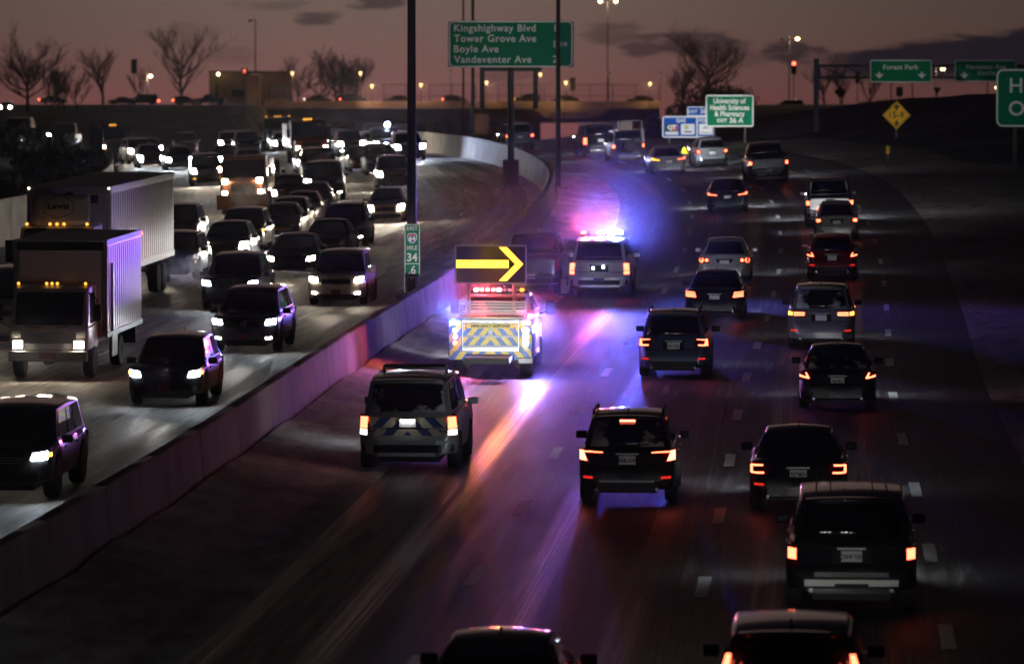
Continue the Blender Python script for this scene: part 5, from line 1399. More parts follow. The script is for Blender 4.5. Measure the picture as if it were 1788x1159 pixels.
# ------------------------------------------------------------------ vehicles coming towards the camera, on the far carriageway
left = [
 # px  py  kind  colour  label  options
 (14, 868, 'bigsuv', BLACK, 'black boxy utility vehicle cut by the picture edge, nearest the barrier', dict(head='W', one='amber', dims={'H': 1.70, 'W': 1.98}, beam=1.6)),
 (296, 705, 'suv', (.008, .009, .014), 'black crossover with slim white headlamps following the boxy utility vehicle', dict(head='W', one='amber', redplate=True, dims={'W': 1.82, 'H': 1.58}, hz=.78, beam=1.5)),
 (434, 613, 'suv', (.010, .010, .016), 'black utility vehicle with bright angular headlamps and white fog lamps', dict(head='W', fog='W', redplate=True, dims={'W': 1.90, 'H': 1.72, 'L': 5.0}, grille='star', beam=1.4)),
 (592, 532, 'suv', (.48, .42, .36), 'pale beige utility vehicle with a dark grille and white fog lamps', dict(head='Y', fog='W', redplate=True, dims={'W': 1.88, 'H': 1.70}, grille='star')),
 (407, 540, 'suv', (.008, .009, .012), 'black utility vehicle with blue white headlamps, behind the one with angular headlamps', dict(head='W', dims={'W': 1.9})),
 (512, 482, 'sedan', (.010, .010, .013), 'black sedan with a pale plate, ahead of the pale beige utility vehicle', dict(head='Y', dims={'W': 1.88})),
 (396, 462, 'hatch', (.012, .011, .012), 'black car with long swept headlamps, between two rows of dark utility vehicles', dict(head='Y', one='amber', redplate=True, dims={'H': 1.58, 'W': 1.84})),
 (303, 487, 'suv', (.014, .014, .016), 'dark utility vehicle beside the rear wheels of the white trailer', dict(head='Y', one='single', side=1, dims={'H': 1.62})),
 (310, 431, 'suv', (.010, .010, .016), 'dark utility vehicle behind the one beside the trailer wheels', dict(head='W', one='single', fog='A', redplate=True)),
 (572, 452, 'sedan', (.010, .010, .015), 'dark sedan with a pale patch on its windshield', dict(head='W', one='single')),
 (602, 431, 'suv', (.012, .011, .013), 'dark utility vehicle with roof rails and two lit lamps on one side', dict(head='Y', one='single', fog='W', rails=True, dims={'W': 1.92})),
 (676, 388, 'sedan', (.34, .27, .21), 'beige compact sedan touching the thick lamp pole', dict(head='Y', dims={'W': 1.78, 'H': 1.5})),
 (424, 440, 'suv', (.014, .012, .012), 'dark brown utility vehicle with one amber lamp, behind the car with swept headlamps', dict(head=None, one='amber', beam=0)),
 (491, 417, 'sedan', (.10, .045, .03), 'reddish brown sedan in the middle of the queue', dict(head='Y', one='single', redplate=True, dims={'W': 1.76})),
 (505, 407, 'hatch', (.010, .011, .014), 'dark hatchback with cold white headlamps behind the reddish brown sedan', dict(head='W', one='single', fog='W')),
 (528, 393, 'sedan', (.12, .05, .035), 'rust coloured sedan behind the dark hatchback', dict(head='Y', one='single')),
 (549, 375, 'sedan', (.016, .015, .016), 'dark sedan with wide bright headlamp ahead of a chrome trimmed utility vehicle', dict(head='Y', one='single')),
 (505, 358, 'sedan', (.014, .013, .014), 'dark sedan in the queue, mostly hidden behind the rust coloured sedan', dict(head='Y', beam=.6)),
 (568, 350, 'bigsuv', (.014, .014, .016), 'dark utility vehicle with a chrome edged hood and stacked headlamps', dict(head='Y', one='single', fog='W')),
 (559, 322, 'bigsuv', (.016, .015, .017), 'dark utility vehicle right behind the chrome edged one', dict(head='Y', one='single', side=-1)),
 (688, 331, 'suv', (.014, .013, .013), 'dark wagon showing one round headlamp beside the thick lamp pole', dict(head='Y', one='single')),
 (362, 324, 'suv', (.012, .012, .013), 'dark utility vehicle with bright headlamps and two amber fog lamps', dict(head='Y', fog='A', dims={'W': 1.92})),
 (463, 341, 'jeep', (.010, .010, .012), 'black square shouldered off roader behind the steaming truck', dict(head='W', one='single', fog='A')),
 (264, 293, 'sedan', (.010, .010, .012), 'dark sedan with bright headlamp and fog lamp just above the white trailer roof', dict(head='W', fog='W', dims={'W': 1.8})),
 (314, 297, 'sedan', (.012, .012, .013), 'dark sedan waiting between two brighter cars above the white trailer', dict(head='W')),
 (246, 286, 'suv', (.46, .44, .41), 'pale utility vehicle partly behind a dark sedan above the white trailer', dict(head='Y', beam=1.2, yaw=-.12)),
 (402, 296, 'sedan', (.010, .010, .014), 'dark sedan in the tangle of cars behind the steaming truck', dict(head='W', yaw=-.1)),
 (437, 305, 'sedan', (.013, .012, .014), 'black sedan crowded between the off roader and the double headlamp vehicle', dict(head=None, beam=0)),
 (432, 270, 'suv', (.010, .010, .016), 'dark utility vehicle, its windshield catching blue light', dict(head=None, beam=0)),
 (412, 262, 'bigsuv', (.012, .012, .018), 'dark vehicle with paired blazing white headlamps', dict(head='W', fog='W', beam=1.4)),
 (545, 303, 'sedan', (.014, .014, .015), 'dark sedan directly ahead of the red cab truck', dict(head='Y', one='single', beam=.6)),
 (636, 300, 'sedan', (.016, .015, .015), 'dark car with one warm headlamp in the open lane', dict(head='Y', one='single', side=-1)),
 (666, 306, 'suv', (.012, .012, .015), 'dark utility vehicle just ahead of the one with the blazing blue lamp', dict(head='Y', one='single', side=-1)),
 (715, 281, 'suv', (.010, .010, .014), 'black utility vehicle, its two white headlamps on both sides of the thick lamp pole', dict(head='W', dims={'W': 1.95})),
 ((-11.9, 322), 0, 'pickup', (.014, .013, .014), 'dark pickup truck with starry headlamps behind the red cab truck', dict(head='Y', fog='W')),
 (613, 274, 'suv', (.014, .013, .013), 'dark car with warm headlamps and an amber marker', dict(head='Y', one='amber', fog='W', dims={'W': 1.8})),
 (657, 270, 'sedan', (.012, .012, .013), 'small dark car with a warm headlamp, farthest in its lane', dict(head='Y', beam=.6)),
 ((-13.3, 338), 0, 'suv', (.014, .013, .014), 'far dark utility vehicle with warm lamps, just over the crest by the barrier', dict(head='Y', beam=.5)),
 ((-16.9, 352), 0, 'sedan', (.014, .013, .014), 'far small dark car glimpsed between the red cab truck and the dark tractor', dict(head='W', beam=.5)),
 ((-13.7, 363), 0, 'sedan', (.03, .03, .032), 'far grey car, second over the crest beside the barrier', dict(head='W', beam=.5)),
 ((-21.6, 364), 0, 'suv', (.012, .012, .014), 'far dark utility vehicle just before the dark tractor', dict(head='Y', beam=.5)),
 ((-26.5, 348), 0, 'hatch', (.014, .014, .016), 'far dark hatchback above the long white trailer, behind the pale utility vehicle', dict(head='W', beam=.5)),
 ((-14.6, 384), 0, 'van', (.02, .02, .022), 'farthest dark minivan at the crest under the bridge', dict(head='Y', beam=.5)),
 (326, 262, 'van', (.09, .012, .012), 'maroon van without lights at the far outer lane', dict(head=None, beam=0, dims={'H': 2.0, 'W': 2.0})),
 (8, 606, 'van', (.45, .42, .40), 'white work van mostly hidden by the white box truck', dict(head='Y', one='amber', dims={'H': 2.2, 'W': 2.0}, hz=.95)),
]
for px, py, kd, col, lb, o in left:
    o = dict(o)
    made[lb] = car(px, py, kd, col, lb, False, group=G_L, lod=0 if py > 470 else 1, **o)

# vehicle with the blazing blue lamp
c = car((-7.9, 301), 0, 'pickup', (.012, .012, .016), 'dark pickup truck with a blazing blue white lamp on its roof', False, head='Y', one='single', group=G_L)

e_spot = emit('blue_white_spot', (.55, .66, 1.0), 60)
MB().lathe([(.05, -.12), (.17, -.02), (.17, .03)], 14, 'y', (-.2, .75, c.H+.16)).build('spot_lamp', e_spot, c.root, smooth=True)
MB().box((-.2, .62, c.H+.04), (.3, .12, .1)).build('lamp_bracket', m_black, c.root)
lamp('spot_light', 'SPOT', (-.2, 1.0, c.H+.16), 9000, (.55, .64, 1.0), c.root, direction=(0, 1, -.05), angle=50, blend=.9, size=.15)

def fill_spot(c, target, E, angle, col=(1, .95, .88)):  # added narrow spot that brightens its target, in place of retroreflection
    o = c.root; src = o.matrix_basis @ Vector((0, c.yf+.12, .75)); d = target - src
    q = o.matrix_basis.to_3x3().inverted() @ d
    lamp('fill_spot', 'SPOT', (0, c.yf+.12, .75), E*d.length_squared*4*math.pi, col, o, direction=q, angle=angle, blend=.9, size=.1)
hb = made['silver hatchback beside the yellow hooded marker, under the university sign']
hs_ = made['silver sedan with one amber turn signal blinking']
fill_spot(hs_, P(1276, 214, 296), 2.3, 8.0); fill_spot(hs_, P(1196, 226, 306), 2.0, 6.6, (.9, .95, 1))
hp_ = made['black pickup truck ahead of the others on the snowy outer lane']
fill_spot(hp_, P(1566, 203, 285), .75, 4.0); fill_spot(hp_, P(1575, 125, 308), .4, 5)
fill_spot(made['dark blue sedan with slim angled tail lamps, alone in its lane'], P(885, 80, 252), .40, 12)
fill_spot(made['very large black utility vehicle with pale bumper strip and plate CW4 15N'], P(1790, 171, 235), .16, 2.6)
fill_spot(police_near, P(720, 438, 149.5), 1.6, 3); fill_spot(police_near, P(864, 600, 124.8), 2.0, 8, (.92, .96, 1))
# ------------------------------------------------------------------ trucks
def cab_markers(root, xs, y, z, mt=None, r=.045):
    for x in xs: MB().lathe([(r*.6, -.03), (r, 0), (r*.7, .03)], 8, 'y', (x, y, z)).build('marker_lamp', mt or e_amber_b, root)
def box_truck():
    wb = 4.4; loc, rot = place(97, 658, False, wb)
    root = tag(empty('box_truck', loc, rot), 'white box truck with a ribbed cargo box, headlamps on, in front of the long trailer', 'truck')
    m = paint((.56, .53, .53), .32, .1); yf = wb/2 + 1.05
    mbox = plain('cargo_white', (.72, .58, .60), .30, .1)
    # cab
    prof = [(yf, .75), (yf, 1.30), (yf-.06, 1.42), (yf-.42, 2.30), (yf-.62, 2.42), (yf-1.75, 2.42), (yf-1.75, .75)]
    b = MB(); W = 2.06
    b.v = [(s*W/2*(1 if z < 1.5 else .95), y, z) for y, z in prof for s in (-1, 1)]
    n = len(prof); b.f = [(2*i, 2*i+1, 2*((i+1)%n)+1, 2*((i+1)%n)) for i in range(n)] + [tuple(2*i for i in range(n)), tuple(2*i+1 for i in range(n-1, -1, -1))]
    b.build('cab', m, root, bevel=.06)
    MB().grid(lambda s, t_: (-.88+1.76*s, yf-.045-.37*t_+.03, 1.43+.82*t_), 6, 3).build('windshield', m_glass, root, solid=.02)
    for s in (-1, 1):
        MB().add([(s*1.04, yf-.45, 1.45), (s*1.04, yf-1.35, 1.45), (s*.99, yf-1.35, 2.22), (s*.99, yf-.60, 2.22)], [(0,1,2,3)]).build('side_window', m_glass, root, solid=.03)
        MB().tube([(s*1.0, yf-.2, 1.35), (s*1.28, yf+.02, 1.5), (s*1.28, yf+.02, 2.1), (s*1.0, yf-.35, 2.25)], .02, 6).build('mirror_arm', m_black, root)
        MB().box((s*1.28, yf+.0, 1.75), (.20, .09, .44)).build('mirror', m_black, root, bevel=.03)
        h = MB().box((s*.80, yf+.0, .92), (.30, .10, .24)).build('headlamp', m_lensoff, root, bevel=.02)
        MB().box((s*.80, yf+.056, .92), (.24, .015, .19)).build('lit_lens', e_headY, h)
        MB().tube([(s*.2, yf-.01, 1.36), (s*.55, yf+.02, 1.40)], .012, 5).build('wiper', m_black, root)
        MB().box((s*.985, yf-.9, 1.35), (.05, .2, .035)).build('door_handle', m_black, root)
    MB().box((0, yf+.01, 1.08), (1.45, .06, .26)).build('grille', m_black, root)
    for i in range(4): MB().box((0, yf+.045, .99+.06*i), (1.4, .02, .02)).build('grille_bar', m_dull, root)
    MB().box((0, yf+.05, .62), (2.06, .22, .28)).build('front_bumper', m_dull, root, bevel=.04)
    MB().box((0, yf+.165, .64), (.45, .01, .15)).build('number_plate', m_plate_red, root)
    cab_markers(root, (-.88, -.14, 0, .14, .88), yf-.60, 2.47)
    # cargo box
    y1, y0 = yf-1.95, yf-8.1; Wb, z0, z1 = 2.40, 1.0, 3.50
    MB().box((0, (y0+y1)/2, (z0+z1)/2), (Wb, y1-y0, z1-z0)).build('cargo_box', mbox, root)
    MB().box((0, (y0+y1)/2, z1+.022), (Wb-.06, y1-y0-.06, .04)).build('roof', plain('roof_frost', (.45, .47, .50), .6), root)
    for s in (-1, 1):
        for z, nm in ((z1-.02, 'top_rail'), (z0+.03, 'bottom_rail')): MB().box((s*(Wb/2+.012), (y0+y1)/2, z), (.05, y1-y0+.02, .14)).build(nm, m_dull, root, bevel=.01)
        MB().box((s*(Wb/2-.03), y1+.02, (z0+z1)/2), (.16, .08, z1-z0-.1)).build('corner_post', m_dull, root, bevel=.03)
        for i in range(17): MB().box((s*(Wb/2+.008), y0+.2+i*(y1-y0-.3)/16, (z0+z1)/2), (.022, .035, z1-z0-.3)).build('side_rib', mbox, root)
    MB().box((0, y1+.05, z1-.12), (Wb-.1, .10, .22)).build('front_cap', m_black, root, bevel=.03)
    for s in (-1, 1): MB().lathe([(.03, -.02), (.05, 0), (.03, .02)], 8, 'x', (s*(Wb/2+.05), y0+.1, z1-.05)).build('marker_lamp', e_tail, root)
    MB().box((-Wb/2-.03, (y0+y1)/2+2.2, 2.0), (.05, .12, 1.8)).build('door_bar', m_black, root)
    MB().box((-Wb/2-.02, (y0+y1)/2+1.9, .72), (.06, .9, .6)).build('side_step', m_dull, root)
    MB().box((0, -1, .75), (.9, 7.4, .22)).build('chassis', m_black, root)
    for s in (-1, 1): MB().box((s*.85, y0+.4, .75), (.5, .03, .6)).build('mud_flap', m_black, root)
    for y in (-wb/2, wb/2):
        for s in (1, -1): wheel(root, s*.92, y, .42, .30, 0)
    lamp('headlight_beam', 'SPOT', (0, yf+.3, .95), BEAM*1.6, (1, .9, .74), root, direction=(0, 1, .05), angle=34, blend=1.0, size=.2)
box_truck()

def semi(px, py, label, tractor_col, trailer=True, group=None, name='tractor_trailer', lit='Y', L=13.6, headz=1.0, fairing=True):
    wb = 5.2; loc, rot = place(px, py, False, wb)
    root = tag(empty(name, loc, rot), label, 'truck', group)
    m = paint(tractor_col, .35, .1); yf = wb/2 + 1.15
    MB().box((0, yf-1.1, 1.35), (2.1, 2.2, 1.2)).build('hood', m, root, bevel=.15)
    b = MB(); prof = [(yf-1.9, 1.1), (yf-2.0, 2.0), (yf-2.5, 2.85), (yf-4.2, 2.9), (yf-4.2, 1.1)]
    b.v = [(s*1.2*(1 if z < 2.2 else .95), y, z) for y, z in prof for s in (-1, 1)]; n = len(prof)
    b.f = [(2*i, 2*i+1, 2*((i+1)%n)+1, 2*((i+1)%n)) for i in range(n)] + [tuple(2*i for i in range(n)), tuple(2*i+1 for i in range(n-1, -1, -1))]
    b.build('cab', m, root, bevel=.06)
    MB().grid(lambda s, t_: (-1.02+2.04*s, yf-1.97-.5*t_+.02, 2.02+.78*t_), 6, 3).build('windshield', m_glass, root, solid=.02)
    for s in (-1, 1):
        h = MB().box((s*.86, yf+.0, headz), (.34, .10, .24)).build('headlamp', m_lensoff, root, bevel=.03)
        MB().box((s*.86, yf+.056, headz), (.26, .02, .17)).build('lit_lens', e_headW if lit == 'W' else e_headY, h)
        MB().box((s*1.42, yf-2.0, 2.1), (.26, .12, .7)).build('mirror', m_black, root, bevel=.03)
    MB().box((0, yf+.02, 1.35), (1.2, .05, .85)).build('grille', m_dull, root)
    MB().box((0, yf+.05, .60), (2.3, .2, .36)).build('front_bumper', m_dull, root, bevel=.05)
    cab_markers(root, (-.95, -.22, 0, .22, .95), yf-2.45, 2.93, r=.055)
    MB().box((0, -1.4, .85), (1.0, 6.5, .25)).build('chassis', m_black, root)
    for y in (wb/2, -wb/2+.4, -wb/2-.9):
        for s in (1, -1): wheel(root, s*1.02, y, .50, .34 if y > 0 else .5, 1)
    if trailer:
        y1 = yf-4.75; y0 = y1-L; W, z0, z1 = 2.60, 1.18, 3.98
        mt = plain('trailer_white', (.34, .285, .25), .38, .1)
        MB().box((0, (y0+y1)/2, (z0+z1)/2), (W, L, z1-z0)).build('trailer_box', mt, root)
        MB().box((0, (y0+y1)/2, z1+.022), (W-.08, L-.08, .04)).build('trailer_roof', plain('roof_frost', (.34, .37, .42), .6), root)
        MB().box((0, y1+.03, z1-.08), (W+.02, .08, .20)).build('top_rail', m_dull, root)
        for s in (-1, 1):
            MB().box((s*(W/2+.012), (y0+y1)/2, z1-.03), (.05, L, .12)).build('top_rail', m_dull, root); MB().box((s*(W/2+.015), (y0+y1)/2, z0+.07), (.05, L, .20)).build('bottom_rail', m_dull, root)
            MB().box((s*(W/2-.02), y1+.02, (z0+z1)/2), (.14, .1, z1-z0)).build('corner_post', mt, root, bevel=.04)
            for i in range(30): MB().box((s*(W/2+.008), y0+.3+i*(L-.6)/29, (z0+z1)/2), (.022, .04, z1-z0-.4)).build('side_rib', mt, root)
            MB().lathe([(.03, -.03), (.045, 0), (.03, .03)], 8, 'y', (s*(W/2-.02), y1+.08, z1-.02)).build('marker_lamp', e_white, root)
            for y in (y0+2.6, y0+1.3): wheel(root, s*1.02, y, .50, .5, 1)
            MB().box((s*.95, y0+.45, .62), (.6, .03, .75)).build('mud_flap', m_black, root)
            MB().box((s*.9, y1-3.0, .65), (.12, .12, 1.1)).build('landing_leg', m_dull, root)
        MB().box((0, y0+.1, .62), (2.2, .1, .12)).build('rear_guard', m_dull, root)
        for s in (-1, 1): MB().box((s*.9, y0+.1, .85), (.1, .1, .65)).build('rear_guard', m_dull, root)
        if fairing:
            for s in (-.75, .8): MB().box((s, y1+.06, 3.62), (.36, .03, .26)).build('vent_grille', m_black, root)
            MB().lathe([(.2, -.02), (.2, .02)], 16, 'y', (.0, y1+.07, 3.66)).build('trailer_badge', m_black, root).scale = (1, 1, 1)
            # roof deflector of the tractor with the name on it
            yd = yf-2.75
            MB().grid(lambda s, t_: ((-.95+1.9*s)*(1-.08*t_), yd-.18*(2*s-1)**2-.55*t_, 2.93-.06*(1-(2*s-1)**2)+.92*t_), 8, 4).build('roof_deflector', m, root, smooth=True, solid=.06)
            e = empty('name_panel', (0, 0, 0)); e.parent = root
            e.location = (0, yd-.12, 3.38); e.rotation_euler = (R(-28), 0, math.pi)
            hexo = [(0, .42), (.46, .20), (.46, -.20), (0, -.42), (-.46, -.20), (-.46, .20)]
            ring(hexo, [(x*.965, z*.965) for x, z in hexo], -.16, -.14).build('emblem', m_namered, e)
            text('Lewis', .31, m_namered, e, 0, -.16, .02, bold=.03)
    if lit: lamp('headlight_beam', 'SPOT', (0, yf+.3, headz), BEAM*1.3, (1, .92, .8), root, direction=(0, 1, .05), angle=34, blend=1.0, size=.2)
    return root
m_namered = plain('name_red', (.12, .008, .012), .5)
semi(88, 560, 'long white tractor trailer with the name Lewis on its roof deflector', (.72, .60, .48))
semi(489, 262, 'dark tractor with a row of amber marker lamps, in front of the bridge', (.02, .02, .024), False, lit='W')

def straight_truck(px, py, label, col, W=2.35, H=2.7, lit='Y', high=False, name='truck', markers=True, beam=1.0):
    wb = 4.2; loc, rot = place(px, py, False, wb)
    root = tag(empty(name, loc, rot), label, 'truck'); m = paint(col, .35, .1); yf = wb/2+1.1
    MB().box((0, yf-.8, 1.15), (W*.88, 1.6, 1.0)).build('hood', m, root, bevel=.14)
    b = MB(); prof = [(yf-1.3, 1.0), (yf-1.4, 1.7), (yf-1.95, H-.08), (yf-2.2, H), (yf-3.4, H), (yf-3.4, 1.0)]
    b.v = [(s*W/2*(1 if z < 1.8 else .92), y, z) for y, z in prof for s in (-1, 1)]; n = len(prof)
    b.f = [(2*i, 2*i+1, 2*((i+1)%n)+1, 2*((i+1)%n)) for i in range(n)] + [tuple(2*i for i in range(n)), tuple(2*i+1 for i in range(n-1, -1, -1))]
    b.build('cab', m, root, bevel=.08)
    MB().grid(lambda s, t_: (-.44*W+.88*W*s, yf-1.38-.54*t_+.03, 1.73+(H-1.9)*t_), 6, 3).build('windshield', m_glass, root, solid=.02)
    MB().box((0, yf-5.4, 1.75), (W, 3.8, 1.5)).build('load_body', m, root, bevel=.05)
    MB().box((0, yf+.02, 1.15), (W*.5, .05, .5)).build('grille', m_black, root)
    MB().box((0, yf+.06, .66), (W*.95, .2, .3)).build('front_bumper', m_black, root, bevel=.04)
    MB().box((0, -1.4, .8), (.9, 6.0, .25)).build('chassis', m_black, root)
    for s in (-1, 1):
        h = MB().box((s*W*.37, yf+.0, 1.05), (.28, .1, .22)).build('headlamp', m_lensoff, root, bevel=.03)
        if lit: MB().box((s*W*.37, yf+.056, 1.05), (.22, .02, .17)).build('lit_lens', e_headW if lit == 'W' else e_headY, h)
        MB().box((s*W*.37, yf+.03, .86), (.22, .08, .09)).build('turn_lamp', e_amber, root)
        MB().box((s*(W/2+.12), yf-1.6, 1.95), (.2, .1, .5)).build('mirror', m_black, root, bevel=.02)
        if high: MB().box((s*W*.36, yf+.04, 1.62), (.26, .16, .22)).build('plow_lamp', e_headY, root, bevel=.03)
    if markers: cab_markers(root, (-.2, 0, .2), yf-2.0, H+.02, r=.07)
    for y in (wb/2, -wb/2):
        for s in (1, -1): wheel(root, s*(W/2-.2), y, .46, .3, 1)
    if lit: lamp('headlight_beam', 'SPOT', (0, yf+.3, 1.0), BEAM*beam, (1, .9, .74), root, direction=(0, 1, .05), angle=34, blend=1.0, size=.2)
    return root, yf, W
rt, yf, W = straight_truck(428, 372, 'rust brown truck with stacked lamps and steam blowing around its front', (.14, .05, .025), 2.35, 2.75, 'Y', True, markers=False)
MB().box((0, yf+.55, .62), (2.5, .12, .75), m=Matrix.Rotation(.25, 3, 'X')).build('plow_blade', plain('plow_orange', (.30, .10, .02), .5), rt, bevel=.02)
straight_truck(543, 287, 'dark red cab truck with three amber lamps over its windshield, in mid queue', (.075, .012, .012), 2.3, 2.75, 'Y')
straight_truck(200, 277, 'dull red truck with three amber lamps, beyond the white trailer roof', (.08, .014, .012), 2.3, 2.8, 'Y', beam=.6)

# ------------------------------------------------------------------ vehicles on the crossing road and the ramps
G_B = 'cars on the bridge and the ramps'
def across(px, py, kd, col, label, d, Y=None, **o):
    Yb = Y or (BY + (4.5 if d > 0 else 11))
    p = P(px, py, Yb); f = Vector((d, 0, 0)); r = Vector((f.y, -f.x, 0))
    rot = Matrix((r, f, Vector((0, 0, 1)))).transposed()
    p.z = max(p.z-.35, min(p.z+.35, terr(p.x, Yb))) if Y else p.z
    return car(0, 0, kd, col, label, True, at=(p, rot), group=G_B, lod=2, plate=False, head=o.pop('head', None), beam=0, **o)
def spark(c, end, mt, z=.75, x=None):
    y = c.yf+.03 if end == 'f' else c.yr-.03
    MB().lathe([(.04, -.14), (.15, 0), (.04, .14)], 8, 'z', ((c.W*.38 if x is None else x), y, z)).build('lit_lens' if end == 'f' else 'tail_lamp', mt, c.root)
    MB().lathe([(.04, -.14), (.15, 0), (.04, .14)], 8, 'z', (-(c.W*.38 if x is None else x), y, z)).build('lit_lens' if end == 'f' else 'tail_lamp', mt, c.root)
for px, py, kd, col, lb, d, sp_ in [
    (556, 181, 'sedan', CHAR, 'dark sedan on the bridge below the clump of bare trees', 1, ('r', e_white)),
    (618, 181, 'suv', CHAR, 'dark utility vehicle on the bridge showing red tail lamps, under a lit lantern', 1, ('r', e_tail)),
    (693, 181, 'sedan', CHAR, 'low dark sedan on the bridge just before the thick lamp pole', -1, None),
    (795, 181, 'hatch', CHAR, 'dark hatchback on the bridge between the thick pole and the big green sign', 1, ('r', e_tail)),
    (921, 181, 'suv', CHAR, 'dark utility vehicle on the bridge below the middle of the big green sign', -1, ('f', e_amber)),
    (987, 181, 'sedan', CHAR, 'low dark car on the bridge under the last letters of the big green sign', -1, None),
    (1118, 181, 'sedan', CHAR, 'low dark car on the bridge past the double headed street lamp', -1, None)]:
    c = across(px, py, kd, col, lb, d, lit=False)
    if sp_: spark(c, *sp_)
for px, py, kd, col, lb, d, Y, sp_ in [
    (94, 184, 'sedan', WHITE, 'pale car with red lamps on the upper road beside the wide bare tree', 1, 800, ('r', e_tail)),
    (249, 184, 'bigsuv', CHAR, 'dark large utility vehicle on the upper road under the lit street lamp', -1, 800, ('r', e_tail)),
    (212, 180, 'sedan', CHAR, 'dark car with white headlamps on the upper road below the dark traffic signal', -1, 845, ('r', e_white)),
    (325, 182, 'hatch', CHAR, 'dark hatchback with red lamps at the foot of the fan shaped tree', 1, 800, ('r', e_tail)),
    (366, 183, 'pickup', CHAR, 'dark pickup truck with white headlamps in front of the tan building', -1, 820, ('f', e_headY)),
    (1378, 196, 'van', CHAR, 'dark van with red tail lamps on the raised ramp under the red traffic signal', -1, 812, ('r', e_tail)),
    (1530, 198, 'suv', CHAR, 'dark vehicle with a white lamp on the ramp below the Forest Park sign', -1, 812, ('f', e_fogW)),
    (1590, 198, 'bigsuv', CHAR, 'dark large vehicle on the ramp between the Forest Park sign and the yield sign', -1, 812, None),
    (1648, 199, 'sedan', CHAR, 'dark car with red tail lamps on the ramp below the yield sign', 1, 812, ('r', e_tail)),
    (1712, 200, 'suv', CHAR, 'dark vehicle with white headlamps beside the large green exit sign', -1, 812, ('f', e_fogW))]:
    c = across(px, py, kd, col, lb, d, Y, lit=False)
    if sp_: spark(c, *sp_)
def approach(px, py, Y, kd, col, label, facing, **o):
    p = P(px, py, Y); f = Vector((0, 1 if facing == 'away' else -1, 0)); r = Vector((f.y, -f.x, 0))
    return car(0, 0, kd, col, label, facing == 'away', at=(p, Matrix((r, f, Vector((0, 0, 1)))).transposed()), group=G_B, lod=1, **o)
approach(1753, 262, 330, 'suv', CHAR, 'dark vehicle with paired red tail lamps below the large green exit sign', 'away', tail='plain', plate=False, beam=.5)
approach(34, 258, 330, 'van', GREY, 'grey van with two warm headlamps seen through the dark verge', 'toward', head='Y', beam=.25, dims={'W': 2.1, 'H': 2.1})
approach(112, 263, 330, 'pickup', CHAR, 'dark pickup truck with a cold headlamp on the side road by the dark bush', 'toward', head='W', beam=.25, one='single')
approach(12, 196, 690, 'sedan', CHAR, 'faint car with two tiny lamps high on the dark slope', 'toward', head='Y', beam=0)

# ------------------------------------------------------------------ breath of exhausts, blown steam, and volumes added for lamp halos
def steam(px, py, Y, d, dens, label, col=(.85, .82, .80), ground_=None):
    c = P(px, py, Y)
    mt = bpy.data.materials.new('exhaust_vapour'); mt.use_nodes = True; t = mt.node_tree; t.nodes.clear()
    tcn = t.nodes.new('ShaderNodeTexCoord'); n = nn(t, 'ShaderNodeTexNoise'); n.inputs['Scale'].default_value = 2.4; n.inputs['Detail'].default_value = 4
    t.links.new(tcn.outputs['Object'], n.inputs['Vector'])
    ln = t.nodes.new('ShaderNodeVectorMath'); ln.operation = 'LENGTH'; t.links.new(tcn.outputs['Object'], ln.inputs[0])
    f = M(t, 'MULTIPLY', M(t, 'SUBTRACT', 1.0, SS(t, ln.outputs['Value'], .25, 1.0)), SS(t, n.outputs['Fac'], .35, .75))
    v = t.nodes.new('ShaderNodeVolumePrincipled'); v.inputs['Color'].default_value = (*col, 1); v.inputs['Anisotropy'].default_value = .1
    t.links.new(M(t, 'MULTIPLY', f, dens), v.inputs['Density'])
    o_ = t.nodes.new('ShaderNodeOutputMaterial'); t.links.new(v.outputs[0], o_.inputs['Volume'])
    b = MB().lathe([(.05, -1), (.5, -.87), (.87, -.5), (1, 0), (.87, .5), (.5, .87), (.05, 1)], 16)
    o = b.build('exhaust_steam', mt); o.location = c; o.scale = (d[0]/2, d[1]/2, d[2]/2)
    return tag(o, label, 'steam', None, 'stuff')
steam(430, 338, 222, (2.6, 1.6, 2.0), 1.6, 'steam cloud blowing in front of the rust brown truck')
steam(1262, 566, 141.5, (1.3, 1.2, .8), 1.2, 'exhaust vapour behind the dark sedan with striped tail lamps')
steam(1565, 1060, 77, (1.5, 1.3, 1.1), .7, 'exhaust vapour behind the very large black utility vehicle')
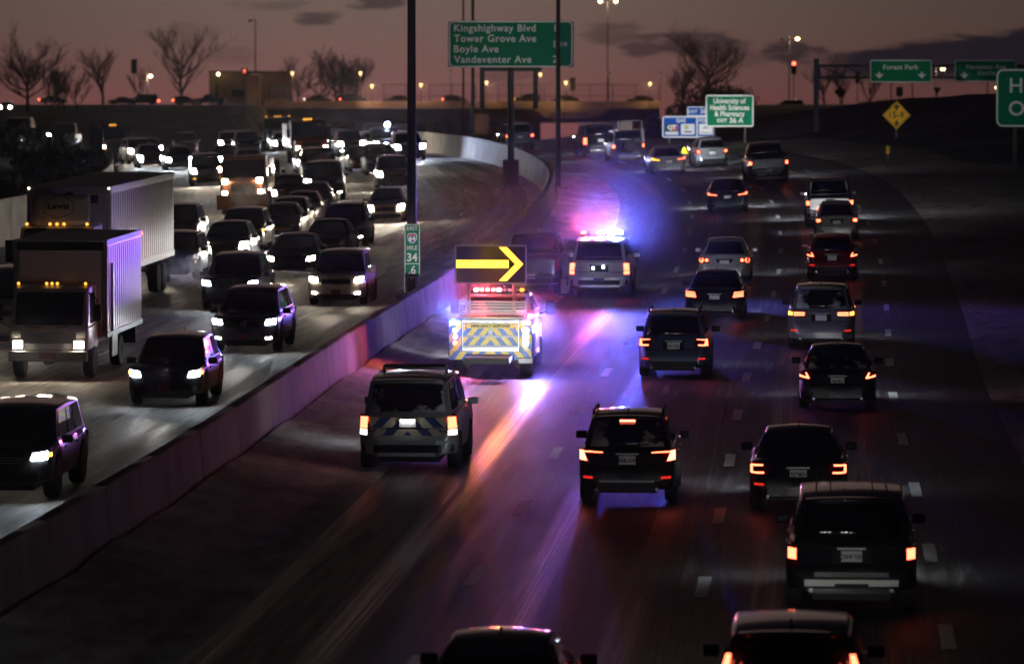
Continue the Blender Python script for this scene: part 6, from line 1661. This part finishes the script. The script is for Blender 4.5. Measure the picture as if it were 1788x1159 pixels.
def mist(px, py, Y, d, dens, label):  # even volume added so that nearby lamps show a glow
    mt = bpy.data.materials.new('halo_volume_mat'); mt.use_nodes = True; t = mt.node_tree; t.nodes.clear()
    v = t.nodes.new('ShaderNodeVolumePrincipled'); v.inputs['Color'].default_value = (.95, .95, .95, 1); v.inputs['Anisotropy'].default_value = .2; v.inputs['Density'].default_value = dens
    mt.cycles.homogeneous_volume = True
    o_ = t.nodes.new('ShaderNodeOutputMaterial'); t.links.new(v.outputs[0], o_.inputs['Volume'])
    o = MB().lathe([(.05, -1), (.5, -.87), (.87, -.5), (1, 0), (.87, .5), (.5, .87), (.05, 1)], 16).build('halo_volume', mt)
    o.location = P(px, py, Y); o.scale = (d[0]/2, d[1]/2, d[2]/2)
    return tag(o, label, 'halo volume', None, 'stuff')
mist(1058, 415, 150.6, (9, 8, 9), .004, 'added thin mist for the blue and pink glow around the white police vehicle')
mist(866, 540, 125.4, (7.5, 7.5, 7.5), .004, 'added thin mist for the glow around the lamps of the emergency truck')
def halo(root, at, d, dens, label):  # small added volume that shapes the halo of one lamp
    q = root.matrix_basis @ Vector(at); o = mist(894, 500, 100, d, dens, label); o.location = q
halo(police_far, (.55, -.95, 2.15), (6.4, 3.6, 6.4), .022, 'added halo glowing blue around the brightest roof beacons of the white police vehicle')
halo(police_far, (-.12, -.95, 2.1), (2.2, 1.8, 2.0), .012, 'added halo glowing pink at the middle roof beacon of the white police vehicle')
halo(etruck, (-.45, -.35, 2.20), (2.8, 1.8, 2.0), .035, 'added halo glowing red over the roof beacons of the emergency truck')
halo(etruck, (-.98, -3.1, 1.52), (1.7, 1.2, 1.7), .06, 'added halo glowing blue at the corner strobe of the emergency truck nearest the barrier')
halo(etruck, (1.0, -3.1, 1.50), (1.5, 1.2, 1.5), .05, 'added halo glowing pink at the corner strobe of the emergency truck away from the barrier')
halo(etruck, (1.25, -1.5, 1.0), (1.6, 2.0, 2.0), .05, 'added halo glowing violet along the side of the emergency truck')
steam(95, 605, 116, (4.0, 2.4, 1.8), .35, 'thin vapour drifting in front of the white box truck')
steam(320, 470, 150, (2.0, 4, 1.4), .5, 'vapour between the trailer wheels and the dark utility vehicle')

# ------------------------------------------------------------------ cold hazy air
if HAZE > 0:
    mh = bpy.data.materials.new('cold_haze'); mh.use_nodes = True; t = mh.node_tree; t.nodes.clear()
    v = t.nodes.new('ShaderNodeVolumePrincipled'); v.inputs['Color'].default_value = (.9, .9, .95, 1); v.inputs['Density'].default_value = HAZE; v.inputs['Anisotropy'].default_value = .88
    o_ = t.nodes.new('ShaderNodeOutputMaterial'); t.links.new(v.outputs[0], o_.inputs['Volume'])
    o = MB().box((0, 740, 22), (1400, 1500, 60)).build('haze', mh); kind(o, 'stuff')
    mh.cycles.homogeneous_volume = True
